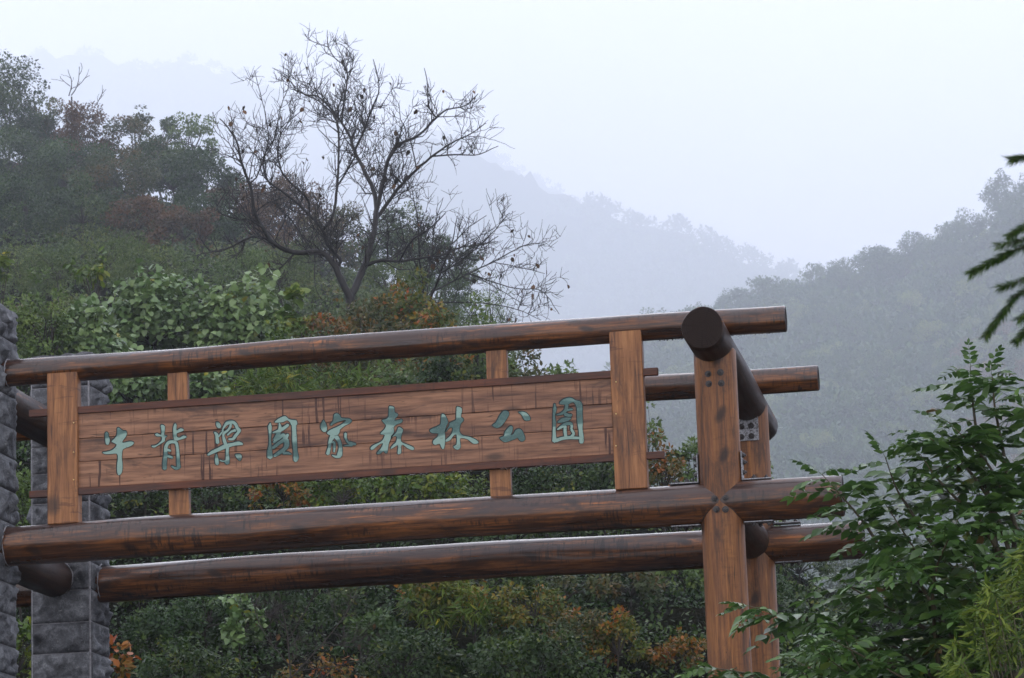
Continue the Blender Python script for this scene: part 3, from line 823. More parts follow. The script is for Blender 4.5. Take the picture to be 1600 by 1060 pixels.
# ------------------------------------------------------------------ stone pillars
def rock_block(w, h, face, seed, n=(11, 7), bulge=.05):
    """rock-faced block: local x = width, z = height, rough face towards -y, square back at y = 0"""
    r = np.random.default_rng(seed)
    nx, nz = n
    xs = np.linspace(-w/2, w/2, nx); zs = np.linspace(0, h, nz)
    ph = r.uniform(0, 6.28, 12); fr = r.uniform(3, 16, (12, 2))*r.choice([-1, 1], (12, 2))
    V, F = [], []
    facets = [(r.uniform(-w/2, w/2), r.uniform(0, h), r.uniform(.15, 1.1), r.normal(0, .9), r.normal(0, 1.3)) for _ in range(13)]
    for j, z in enumerate(zs):
        for i, x in enumerate(xs):
            ed = min(min(x+w/2, w/2-x)/.06, min(z, h-z)/.05, 1.0)
            ds = [((x-a)**2+(z-b)**2, k) for k, (a, b, *_r) in enumerate(facets)]
            k = min(ds)[1]; a, b, hgt, sx_, sz_ = facets[k]
            d = hgt*bulge+sx_*(x-a)*.28+sz_*(z-b)*.28+r.normal(0, .007)+.010*sum(math.sin(fr[q, 0]*x*2+fr[q, 1]*z*2+ph[q]) for q in range(6))*.5
            d = max(.004, d)*max(0, ed)**.45+.010
            V.append((x, -d, z))
    i0 = lambda i, j: j*nx+i
    for j in range(nz-1):
        for i in range(nx-1):
            F.append((i0(i, j), i0(i+1, j), i0(i+1, j+1), i0(i, j+1)))
    base = len(V)
    ringi = [i0(i, 0) for i in range(nx)]+[i0(nx-1, j) for j in range(1, nz)]+[i0(i, nz-1) for i in range(nx-2, -1, -1)]+[i0(0, j) for j in range(nz-2, 0, -1)]
    for q in ringi: V.append((V[q][0], .05, V[q][2]))
    m_ = len(ringi)
    for a in range(m_):
        b = (a+1) % m_
        F.append((ringi[b], ringi[a], base+a, base+b))
    return mesh_np('stone_block', V, np.array(F), MAT['stone'], smooth=False)

def pillar(label, x0, x1, y0, y1, ztop, courses, seed):
    """square pillar: mortar core with one rock-faced block per course and side"""
    root = empty('stone_pillar', ((x0+x1)/2, (y0+y1)/2, GROUND_Z), label, 'pillar')
    bm = bmesh.new(); box_bm(bm, x0, x1, y0, y1, GROUND_Z-.3, ztop-.03, .006)
    put('mortar_core', bm_mesh('mortar_core', bm, MAT['mortar']), root, Matrix.Identity(4))
    hh = courses; z = ztop; k = 0
    w, d = x1-x0, y1-y0
    r = np.random.default_rng(seed)
    while z-.1 > GROUND_Z:
        h = min(hh*r.uniform(.90, 1.10), z-GROUND_Z)
        low = z < -2.2
        nn = (5, 4) if low else (19, 12)
        gap_ = .009
        sides_ = [(((x0+x1)/2, y0+.0, z-h), 0, w), ((x1-.0, (y0+y1)/2, z-h), math.pi/2, d)]
        sides_ += [(((x0+x1)/2, y1, z-h), math.pi, w), ((x0, (y0+y1)/2, z-h), -math.pi/2, d)]
        for si, (p, rz, ww) in enumerate(sides_):
            n2 = nn if si < 2 else (5, 4)
            me = rock_block(ww-.034, h-gap_*1.4, 0, seed*100+k, n2, .038)
            put('stone_block', me, root, Matrix.Translation(p) @ Matrix.Rotation(rz, 4, 'Z'))
            k += 1
        z -= h
    bm = bmesh.new()
    ct = put('cap_stone', rock_block_cap(x0, x1, y0, y1, ztop, seed), root, Matrix.Identity(4))
    return root
def rock_block_cap(x0, x1, y0, y1, z, seed):
    r = np.random.default_rng(seed+5)
    n = 9
    V, F = [], []
    for j, y in enumerate(np.linspace(y0-.02, y1+.02, n)):
        for i, x in enumerate(np.linspace(x0-.02, x1+.02, n)):
            V.append((x+r.normal(0, .006), y+r.normal(0, .006), z+.02+r.uniform(-.02, .02)))
    for j in range(n-1):
        for i in range(n-1):
            a = j*n+i; F.append((a, a+1, a+n+1, a+n))
    b = len(V); rim = [i for i in range(n)]+[j*n+n-1 for j in range(1, n)]+[(n-1)*n+i for i in range(n-2, -1, -1)]+[j*n for j in range(n-2, 0, -1)]
    for q in rim: V.append((V[q][0], V[q][1], z-.029))
    for a in range(len(rim)):
        c_ = (a+1) % len(rim); F.append((rim[c_], rim[a], b+a, b+c_))
    return mesh_np('cap_stone', V, np.array(F), MAT['stone'], smooth=False)

xr = at(141, 900, GAP-.33)[0]
xl = at(49, 900, GAP-.33)[0]
pillar('rear stone pillar with pale mortar corner line behind the end of the sign', xl, xr, GAP-.33, GAP+.36, at(100, 553, GAP-.33)[2]-.03, .335, 21)
xr2 = at(-9, 900, -.33)[0]
pillar('nearer rough stone pillar cut by the left picture edge holding the front beams', xr2-.64, xr2, -.33, .36, at(0, 468, -.33)[2]-.03, .325, 22)
# mortar packed round the beam ends that enter the pillars
def collar(p, axis, r_, seed):
    r = np.random.default_rng(seed); n = 36
    V, F = [], []
    for k in range(n):
        a = 2*math.pi*k/n; r1 = r_+.002; r2 = r_+.006+r.uniform(0, .012); dd = r.uniform(.003, .012)
        for (rr_, off) in ((r1, 0), (r2, 0), (r2-.006, dd), (r1, dd)):
            V.append((off, rr_*math.cos(a), rr_*math.sin(a)))
    for k in range(n):
        a, b = 4*k, 4*((k+1) % n)
        for j in range(4):
            F.append((a+j, b+j, b+(j+1) % 4, a+(j+1) % 4))
    me = mesh_np('mortar_collar', V, np.array(F), MAT['mortar'], smooth=False)
    return put('mortar_collar', me, gate, frame_matrix(p, Vector(p)+Vector(axis)))
collar((xr+.045, GAP, at(150, 912, GAP)[2]), (1, 0, 0), .209, 1)
collar((pL[0], GAP-.33-.05, pL[2]), (0, -1, 0), .205, 2)
collar((xr2+.045, 0, at(8, 853.5, 0)[2]), (1, 0, 0), .206, 3)
collar((xr2+.045, 0, at(8, 583.5, 0)[2]), (1, 0, 0), .139, 4)
# ------------------------------------------------------------------ plants: builders
def unit(a):
    return a/(np.linalg.norm(a, axis=-1, keepdims=True)+1e-9)

HEXL = np.array([(0, 0, 0), (.26, .28, .05), (.23, .68, .04), (0, 1, -.04), (-.23, .68, .04), (-.26, .28, .05)])
HEXF = np.array([(0, 1, 2, 3), (0, 3, 4, 5)])
RHOL = np.array([(0, 0, 0), (.30, .5, .05), (0, 1, -.02), (-.30, .5, .05)])
RHOF = np.array([(0, 1, 2), (0, 2, 3)])
BROL = np.array([(0, .04, 0), (.34, -.06, -.03), (.50, .34, .03), (.26, .72, .03), (0, 1, -.08), (-.26, .72, .03), (-.50, .34, .03), (-.34, -.06, -.03)])
BROF = np.array([(0, 1, 2, 3), (0, 3, 4, 5), (0, 5, 6, 7)])
NARL = np.array([(0, 0, 0), (.075, .35, .02), (0, 1, -.06), (-.075, .35, .02)])
LANL = np.array([(0, 0, 0), (.11, .35, .03), (0, 1, -.10), (-.11, .35, .03)])
NEEL = np.array([(0, 0, 0), (.038, .4, .01), (0, 1, -.04), (-.038, .4, .01)])
SHAPES = {'nee': (NEEL, RHOF), 'lan': (LANL, RHOF), 'hex': (HEXL, HEXF), 'rho': (RHOL, RHOF), 'broad': (BROL, BROF), 'nar': (NARL, RHOF)}

def leaves_geo(pos, dirs, nrm, size, shape):
    """pos (n,3) leaf foot, dirs along the leaf, nrm rough normal"""
    L, F = SHAPES[shape]
    Yv = unit(dirs); X = unit(np.cross(Yv, nrm)); Z = np.cross(X, Yv)
    V = pos[:, None, :]+size[:, None, None]*(L[None, :, 0, None]*X[:, None, :]+L[None, :, 1, None]*Yv[:, None, :]+L[None, :, 2, None]*Z[:, None, :])
    k = len(L)
    FF = (np.arange(len(pos))*k)[:, None, None]+F[None]
    return V.reshape(-1, 3), FF.reshape(-1, F.shape[1])

def leaf_mesh(name, pos, dirs, nrm, size, tone, mat, shape='hex'):
    V, F = leaves_geo(pos, dirs, nrm, size, shape)
    k = len(SHAPES[shape][0])
    return mesh_np(name, V, F, mat, {'tone': np.repeat(np.clip(tone, 0, 1), k)}, smooth=False)

def rand_dirs(r, n):
    return unit(r.normal(size=(n, 3)))

def crown(r, R, nclump, nleaf, leaf, droop=.3, flat=.55, lower=-.35, clump=.26, tip=1.0, ragged=.25):
    """leaf cloud of an uneven crown round the origin; R = (rx, ry, rz). Returns pos, dirs, nrm, size, tone and the clump centres"""
    R = np.array(R)
    C = []
    while len(C) < nclump:
        d = rand_dirs(r, 1)[0]
        if d[2] < lower: continue
        rad = r.uniform(.45, 1.0)**.6
        k = 1+ragged*(math.sin(3*math.atan2(d[1], d[0])+R[0]*7)+r.normal()*.6)*.6
        C.append(d*rad*k)
    C = np.array(C)*R
    cs = clump*R.mean()*r.uniform(.6, 1.35, nclump)
    w = cs**2; idx = r.choice(nclump, nleaf, p=w/w.sum())
    d = rand_dirs(r, nleaf); d[:, 2] = d[:, 2]*.9+.12
    rr = r.uniform(.35, 1.05, nleaf)**.6
    off = d*(rr*cs[idx])[:, None]; off[:, 2] *= flat
    pos = C[idx]+off
    outd = unit(d+unit(C[idx])*.5)
    dirs = unit(outd*.7+rand_dirs(r, nleaf)*.7+np.array([0, 0, -droop]))
    nrm = unit(np.array([0, -.25, .7])+outd*.7+rand_dirs(r, nleaf)*.65)
    size = leaf*r.uniform(.65, 1.3, nleaf)*tip
    ct = r.random(nclump)
    tone = .62*ct[idx]+.38*r.random(nleaf)
    return pos, dirs, nrm, size, tone, C

def limbs(r, foot, centres, r0, wob=.08):
    """branches from a stem foot to clump centres"""
    paths = []
    foot = np.array(foot, float)
    for c in centres:
        v = c-foot; L = np.linalg.norm(v)
        a = foot+v*.35+np.array([0, 0, .12*L])+r.normal(0, wob*L, 3)*.5
        b = foot+v*.7+np.array([0, 0, .08*L])+r.normal(0, wob*L, 3)*.6
        P_ = smooth_path([foot, a, b, c], 7)
        paths.append((P_, np.linspace(r0*.6, r0*.12, 7)))
    return paths

def plant(kind, label, cat, hill, px, Y, top, hw, mat, leafpx=5., cover=3.2, shape='rho', group=None, seed=0, parts=('trunk', 'crown'),
          lower=-.3, flat=.85, clump=.25, depth=1.0, foot=.0, nclump=None, bark='bark', big=0, big_name='leaf', ragged=.25, topflat=.5, low_py=None, droop=.3):
    """a plant standing on the slope: photo column, distance, top of its crown and half width in photo pixels give its real size"""
    r = np.random.default_rng(seed*7919+13)
    if Y > 90: Y = 90+(Y-90)*2.6
    want = top+max(1.5*hw, 45)
    if hill.py(px, Y) < want-25 and low_py is None:       # stand it far enough down the slope for its height
        ys = np.linspace(11, 420, 380); pp = np.array([hill.py(px, y) for y in ys])
        ok_ = np.where(pp >= want)[0]
        if len(ok_): Y = float(ys[ok_[-1]])
    base = hill.base(px, Y)
    k = pxm(Y)
    bpy_ = hill.py(px, Y)
    if low_py is not None and bpy_ < low_py: bpy_ = low_py
    H = max((bpy_-top)*k, 6*k)
    rx = hw*k
    root = empty(kind, base, label, cat, group)
    ch = min(H*.92, max(H*topflat*1.4, rx*1.2))          # crown height
    cz = H-ch*.5
    leaf = leafpx*k
    area = 3.14*hw*(ch*.5/k)
    n = int(1.7*cover*area/(leafpx**2*{'rho': .30, 'hex': .34, 'broad': .60, 'nar': .13, 'lan': .2}[shape]))
    n = max(120, min(n, 60000))
    nc = nclump or int(max(8, min(120, area/230)))
    pos, dirs, nrm, size, tone, C = crown(r, (rx, rx*depth, ch*.5), nc, n, leaf, droop=droop, flat=flat, lower=lower, clump=clump, ragged=ragged)
    tone = np.clip(tone, 0, 1)
    pos[:, 2] += cz; C = C+np.array([0, 0, cz])
    W = Matrix.Translation([float(v) for v in base])
    # stems
    tr0 = min(max(.035*H**.8*.6, .02), hw*k*.07)
    tp = smooth_path([(0, 0, -.3), (r.normal(0, .05)*H, r.normal(0, .05)*H, H*.35), (r.normal(0, .06)*H, 0, cz)], 8)
    paths = [(tp, np.linspace(tr0, tr0*.55, 8))]
    sel = C[r.permutation(len(C))[:26]]
    paths += limbs(r, tp[4], sel, tr0*.8)
    V, F = tubes(paths, 5)
    put(parts[0], mesh_np(parts[0], V, F, MAT[bark]), root, W)
    if big:
        # the leaves that show largest: those nearest to the camera side and the top
        sc_ = -pos[:, 1]*.8+pos[:, 2]*.9-np.abs(pos[:, 0])*.15+r.normal(0, .25*rx, n)
        order = np.argsort(-sc_)[:big]
        L, F = SHAPES[shape]
        protos = []
        for q in range(6):
            LL = L.copy(); LL[:, 2] += r.normal(0, .05, len(L)); LL[:, 0] *= r.uniform(.88, 1.1)
            protos.append(mesh_np(big_name, LL, F, LEAF[mat], {'tone': np.full(len(L), [.3, .45, .55, .7, .85, .97 if q == 5 else .9][q])}, smooth=False))
        for i in order:
            yv = unit(dirs[i]); xv = unit(np.cross(yv, nrm[i])); zv = np.cross(xv, yv); s_ = size[i]*1.05
            p = pos[i]+base
            Mx = Matrix(((xv[0]*s_, yv[0]*s_, zv[0]*s_, p[0]), (xv[1]*s_, yv[1]*s_, zv[1]*s_, p[1]), (xv[2]*s_, yv[2]*s_, zv[2]*s_, p[2]), (0, 0, 0, 1)))
            q = min(5, int(tone[i]*6)) if tone[i] < .86 else (5 if r.random() < .5 else 4)
            put(big_name, protos[q], root, Mx)
        keep = np.ones(n, bool); keep[order] = False
        pos, dirs, nrm, size, tone = pos[keep], dirs[keep], nrm[keep], size[keep], tone[keep]
    o = put(parts[1], leaf_mesh(parts[1], pos, dirs, nrm, size, tone, LEAF[mat], shape), root, W)
    if big: tag(o, kind='stuff')
    return root

LH, RH = left_hill, right_hill
BR = ('stem', 'foliage')
plant_seed = [100]
def T(label, px, Y, top, hw, mat, kind='broadleaf_tree', cat='tree', **kw):
    plant_seed[0] += 1
    kw.setdefault('group', 'trees on the left slope'); kw.setdefault('lower', -.75); kw.setdefault('topflat', .75)
    hw = hw*1.15
    return plant(kind, label, cat, LH, px, Y, top, hw, mat, seed=plant_seed[0], **kw)
def B(label, px, Y, top, hw, mat, kind='shrub', cat='shrub', **kw):
    plant_seed[0] += 1
    kw.setdefault('group', 'shrubs on the bank behind the gate'); kw.setdefault('parts', BR); kw.setdefault('lower', -.5)
    return plant(kind, label, cat, LH, px, Y, top, hw, mat, seed=plant_seed[0], **kw)

# ------------------------------------------------------------------ trees on the left slope, far row first
T('tall dark tree cut by the left picture edge reaching highest on the slope', 10, 205, 82, 58, 'forest', lower=-.6, topflat=.8)
T('green-brown tree second from the left edge along the skyline', 72, 208, 148, 50, 'mixed')
T('reddish-brown crowned tree under the thin bare twigs on the skyline', 135, 206, 150, 46, 'brown')
T('small pale tree with flat tiers of brownish leaves on the skyline', 215, 206, 152, 44, 'mixed', flat=.45, cover=1.9)
T('narrow grey-green tree between the tiered tree and the airy one', 258, 208, 160, 26, 'forest', cover=2.0)
T('thin airy pale green tree standing against the white sky', 307, 204, 146, 36, 'pale', cover=1.0, flat=.4, leafpx=5, clump=.2)
T('rounded dark green tree below the tiered brownish tree', 262, 190, 212, 56, 'forest')
T('dark green tree at the right shoulder of the left wood', 325, 188, 226, 50, 'deep')
T('broad dark tree at the left edge under the tallest one', 30, 188, 195, 75, 'forest')
T('dense dark green tree in the middle of the left wood', 110, 186, 215, 66, 'deep')
T('dull green tree with a few brown leaves right of the dense dark one', 185, 184, 232, 62, 'mixed')
T('reddish-brown dome of a tree behind the left branches of the bare tree', 372, 176, 275, 46, 'brown')
T('brownish dome-shaped tree behind the middle of the bare tree', 452, 176, 262, 56, 'brown')
T('olive tree behind the fork of the bare tree', 525, 172, 318, 52, 'mixed')
T('dark green tree behind the right limb of the bare tree', 612, 170, 318, 52, 'forest')
T('green-grey tree at the lower right end of the left wood', 690, 166, 372, 50, 'forest')
T('dark tree low at the left edge above the airy thicket', 40, 162, 275, 66, 'deep')
T('dark green tree with trunks showing beneath its crown', 130, 160, 285, 66, 'forest')
T('maroon-leaved tree right of the visible trunks', 222, 160, 300, 56, 'brown')
T('second maroon-leaved tree left of the dark hollow', 292, 158, 330, 46, 'brown')
T('dark green round tree above the left tips of the bare tree', 322, 162, 288, 50, 'deep')
# airy thicket
kwA = dict(kind='tall_shrub', cat='shrub', shape='nar', leafpx=9, cover=1.7, clump=.24, flat=1.0, lower=-.7, depth=.8, group='airy thicket below the wood', parts=BR, topflat=.8)
T('grey-green airy bush at the left edge above the vine', 28, 120, 372, 62, 'airy', **kwA)
T('fine-leaved grey-green bush left of the yellow-green sapling', 92, 118, 372, 52, 'airy', **kwA)
T('tall fine-leaved bush behind the yellow-green sapling', 160, 122, 352, 56, 'airy', **kwA)
T('fine-leaved bush above the highest vine leaves', 232, 118, 372, 56, 'airy', **kwA)
T('low airy bush left of the dark hollow', 290, 116, 405, 36, 'airy', **kwA)
T('bright feathery bush right of the dark hollow', 392, 120, 372, 46, 'pale', **kwA)
T('feathery bush left of the base of the bare tree', 452, 122, 366, 46, 'airy', **kwA)
T('feathery bush right behind the trunk of the bare tree', 612, 128, 392, 46, 'airy', **kwA)
T('grey-green bush below the lowest right limb of the bare tree', 690, 124, 418, 48, 'forest', **kwA)
T('fresh green sapling under the twigs of the low bare shrub', 772, 100, 428, 42, 'pale', **{**kwA, 'cover': 1.3})

# ------------------------------------------------------------------ vine-covered mounds and shrubs on the bank
kwV = dict(kind='vine_mound', cat='vine', shape='broad', leafpx=10.5, cover=4.6, clump=.30, flat=.8, lower=-.35, group='mounds of broad-leaved vine', parts=('stem', 'foliage'), topflat=.7)
B('largest mound of pale broad vine leaves left of the centre of the bank', 245, 78, 420, 86, 'vine', big=300, **kwV)
B('rounded vine mound left below the trunk of the bare tree', 386, 78, 428, 64, 'vine', big=300, **kwV)
B('low vine mound just above the top beam beside the rear pillar', 140, 72, 470, 66, 'vine', big=220, **kwV)
B('leafy vine patch hanging into the gap above the sign near its left upright', 205, 64, 545, 62, 'vine', big=120, **kwV)
B('vine patch in the gap above the sign right of the first strut', 318, 64, 560, 46, 'vine', big=80, **kwV)
kwB = dict(shape='hex', leafpx=8, cover=2.2, flat=.8, topflat=.8)
B('small-leaved green bush between the front pillar and the vine', 62, 70, 432, 52, 'pale', **{**kwB, 'leafpx': 7})
B('yellow-green sapling with drooping leaves standing out of the vine', 142, 88, 362, 30, 'yellow', kind='sapling', shape='hex', leafpx=13, cover=.8, nclump=12, topflat=.4, lower=-.4)
B('sprig of yellow leaves at the left picture edge', 2, 80, 335, 14, 'yellow', kind='sapling', shape='hex', leafpx=12, cover=1.0, nclump=6, topflat=.3)
B('bright green big-leaved sapling between vine mound and bare trunk', 468, 76, 436, 24, 'yellow', kind='sapling', shape='broad', leafpx=17, cover=.8, nclump=9, topflat=.35)
B('orange and green shrub right of the bare trunk with red tips', 640, 84, 420, 46, 'autumn', **kwB)
B('yellow-orange shrub behind the top beam right of the bare trunk', 690, 76, 470, 44, 'autumn', **kwB)
B('dull orange shrub below the fork of the bare tree', 505, 76, 462, 44, 'orange', **{**kwB, 'cover': 1.5})
B('green shrub hiding the foot of the bare tree', 575, 78, 448, 50, 'mixed', **kwB)
B('green shrub behind the top beam left of the autumn shrubs', 450, 68, 500, 50, 'yellow', **{**kwB, 'cover': 1.7})
B('brownish shrub just above the beam below the bare tree', 560, 68, 500, 60, 'mixed', **kwB)
B('green bush at the right end of the thicket above the beam', 760, 78, 478, 44, 'pale', **kwB)
B('yellow-leaved sumac above the sign left of centre', 420, 58, 560, 62, 'yellow', kind='sumac', shape='nar', leafpx=20, cover=3.2, topflat=.5)
B('green and yellow sumac above the middle of the sign', 535, 58, 556, 62, 'yellow', kind='sumac', shape='nar', leafpx=20, cover=3.0, topflat=.5)
B('pale-tipped shrub above the sign near its middle', 620, 60, 548, 46, 'pale', **kwB)
B('dark green shrub left of the second strut above the sign', 700, 60, 545, 56, 'dark', **kwB)
B('berry-red tipped shrub above the sign right of the second strut', 828, 62, 538, 44, 'mixed', **kwB)
B('last green shrub above the sign before the right upright', 890, 66, 560, 40, 'pale', **{**kwB, 'cover': 1.6})
# seen between the sign and the lower beams and below them
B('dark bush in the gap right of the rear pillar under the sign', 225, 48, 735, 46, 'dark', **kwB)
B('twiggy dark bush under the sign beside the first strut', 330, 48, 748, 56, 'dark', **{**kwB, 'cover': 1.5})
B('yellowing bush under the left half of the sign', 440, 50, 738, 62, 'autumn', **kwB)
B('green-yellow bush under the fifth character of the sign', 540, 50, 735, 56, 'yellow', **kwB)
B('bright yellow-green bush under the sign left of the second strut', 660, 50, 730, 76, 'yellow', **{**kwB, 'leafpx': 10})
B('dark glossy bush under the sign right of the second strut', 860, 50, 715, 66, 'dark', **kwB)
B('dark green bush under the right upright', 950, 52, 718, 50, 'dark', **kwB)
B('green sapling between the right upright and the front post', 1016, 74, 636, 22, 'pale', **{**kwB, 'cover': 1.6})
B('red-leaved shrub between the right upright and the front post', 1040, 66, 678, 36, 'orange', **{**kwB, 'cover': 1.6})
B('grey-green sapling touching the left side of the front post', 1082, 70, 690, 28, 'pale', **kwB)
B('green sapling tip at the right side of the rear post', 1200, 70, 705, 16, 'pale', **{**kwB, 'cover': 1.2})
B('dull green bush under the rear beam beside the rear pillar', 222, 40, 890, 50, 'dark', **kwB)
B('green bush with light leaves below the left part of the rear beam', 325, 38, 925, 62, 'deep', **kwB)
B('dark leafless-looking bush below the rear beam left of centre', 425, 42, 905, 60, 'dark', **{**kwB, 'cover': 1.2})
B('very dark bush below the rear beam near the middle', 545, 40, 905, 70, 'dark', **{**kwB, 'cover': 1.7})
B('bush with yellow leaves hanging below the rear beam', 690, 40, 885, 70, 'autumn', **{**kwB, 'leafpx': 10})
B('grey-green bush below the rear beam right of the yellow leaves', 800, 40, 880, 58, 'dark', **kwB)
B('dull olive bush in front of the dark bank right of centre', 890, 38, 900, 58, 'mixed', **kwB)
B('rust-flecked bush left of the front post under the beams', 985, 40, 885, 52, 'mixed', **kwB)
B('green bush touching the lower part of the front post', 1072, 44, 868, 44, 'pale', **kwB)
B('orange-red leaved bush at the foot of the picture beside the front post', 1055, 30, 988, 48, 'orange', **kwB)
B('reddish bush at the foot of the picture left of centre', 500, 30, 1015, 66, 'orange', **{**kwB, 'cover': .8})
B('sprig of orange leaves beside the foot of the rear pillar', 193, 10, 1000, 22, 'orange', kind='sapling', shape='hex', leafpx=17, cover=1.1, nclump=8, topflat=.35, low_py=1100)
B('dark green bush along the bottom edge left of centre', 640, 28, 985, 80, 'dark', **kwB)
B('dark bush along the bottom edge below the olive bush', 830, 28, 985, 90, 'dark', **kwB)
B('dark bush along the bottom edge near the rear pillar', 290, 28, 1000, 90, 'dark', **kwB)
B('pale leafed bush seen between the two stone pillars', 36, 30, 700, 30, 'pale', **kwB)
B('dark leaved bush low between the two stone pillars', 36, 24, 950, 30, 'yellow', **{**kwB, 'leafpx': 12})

kwC = dict(shape='hex', leafpx=9, cover=2.6, flat=.85, topflat=.9)
B('fine-leaved dark bush right of the rear pillar at the bottom', 262, 30, 945, 70, 'deep', **{**kwC, 'leafpx': 7, 'cover': 3})
B('patch of pale broad vine leaves in the dark bank left of the bare twigs', 375, 30, 935, 38, 'vine', kind='vine_mound', cat='vine', shape='broad', leafpx=11, cover=3, topflat=.8)
B('dark glossy bush at the bottom right of the bare twigs', 590, 30, 955, 58, 'deep', **kwC)
B('spray of yellow feathered leaves below the rear beam', 668, 33, 905, 40, 'yellow', kind='sumac', shape='nar', leafpx=22, cover=3.2, topflat=.7)
B('second spray of yellow leaves further right below the rear beam', 742, 33, 915, 34, 'yellow', kind='sumac', shape='nar', leafpx=22, cover=2.6, topflat=.7)
B('clump of round dark green leaves at the bottom edge near the middle', 712, 27, 1000, 46, 'dark', kind='shrub', shape='broad', leafpx=14, cover=3, topflat=.8)
B('olive and yellow fine-leaved bush under the right half of the rear beam', 830, 33, 905, 60, 'autumn', **{**kwC, 'leafpx': 7})
B('olive-green bush low between the yellow sprays and the front post', 905, 30, 950, 52, 'mixed', **{**kwC, 'leafpx': 7})
B('rusty fine-leaved bush left of the orange-red bush', 965, 30, 965, 46, 'autumn', **{**kwC, 'leafpx': 7})
B('yellowish bush at the bottom edge right of the round leaves', 800, 26, 1005, 42, 'yellow', **kwC)
B('hazy dark green tree right of the rear post under the beam ends', 1250, 95, 850, 60, 'forest', kind='broadleaf_tree', cat='tree', shape='rho', leafpx=6, cover=3, topflat=.8)
B('dark green tree behind the foot of the rear post', 1170, 80, 880, 60, 'deep', kind='broadleaf_tree', cat='tree', shape='rho', leafpx=6, cover=3, topflat=.8)
B('dark tree behind the dense branches at the right', 1350, 100, 880, 80, 'forest', kind='broadleaf_tree', cat='tree', shape='rho', leafpx=6, cover=2.6, topflat=.8)


# ------------------------------------------------------------------ undergrowth nobody could count
def undergrowth(name, n, seed, mat, label, lp=7.5, hp=34, m=30, shape='rho', pyr=(240, 1150), pxr=(-420, 1800)):
    r = np.random.default_rng(seed)
    Yg = np.linspace(11, 395, 220)
    pos, dirs, nrm, size, tone = [], [], [], [], []
    cols = np.linspace(pxr[0], pxr[1], 60)
    tab = np.array([[LH.py(c, y) for y in Yg] for c in cols])
    f = r.uniform(-.25, .25, (6, 2)); ph = r.uniform(0, 6.28, 6)
    for i in range(n):
        px = r.uniform(*pxr); ci = int((px-pxr[0])/(pxr[1]-pxr[0])*59); t_ = tab[ci]
        low = np.minimum.accumulate(t_)
        vis = (t_ <= low+1e-6)
        target = r.uniform(min(max(pyr[0], low[-1]), pyr[1]), pyr[1])
        j = int(np.argmax(low <= target)); Y = Yg[j]+r.uniform(-1, 1)
        b = LH.base(px, Y); k = pxm(Y)
        h = hp*k*r.uniform(.5, 1.5)
        d = rand_dirs(r, m); d[:, 2] = np.abs(d[:, 2])
        p = b+d*np.array([.75, .75, 1.0])*h*r.uniform(.35, 1.0, (m, 1))**.7
        w = .5+.5*math.tanh(sum(math.sin(f[q, 0]*b[0]+f[q, 1]*b[1]+ph[q]) for q in range(6))*.6)
        pos.append(p); dirs.append(unit(d+rand_dirs(r, m)+np.array([0, 0, -.2]))); nrm.append(unit(d*.8+np.array([0, -.25, .6])+rand_dirs(r, m)*.5))
        size.append(np.full(m, lp*k)*r.uniform(.7, 1.3, m)); tone.append(np.clip(.5*w+.25*r.random()+.25*r.random(m), 0, 1))
    o = put(name, leaf_mesh(name, np.vstack(pos), np.vstack(dirs), np.vstack(nrm), np.concatenate(size), np.concatenate(tone), LEAF[mat], shape), None)
    tag(o, label, 'undergrowth', kind='stuff')
undergrowth('undergrowth', 5900, 61, 'under', 'low green undergrowth on the upper slope between the wood and the vines', pyr=(250, 600), hp=26, m=24)
undergrowth('undergrowth', 1900, 62, 'dark', 'dark leafy undergrowth on the bank under the beams', pyr=(560, 1150), hp=46, m=42, lp=8.5, shape='hex')

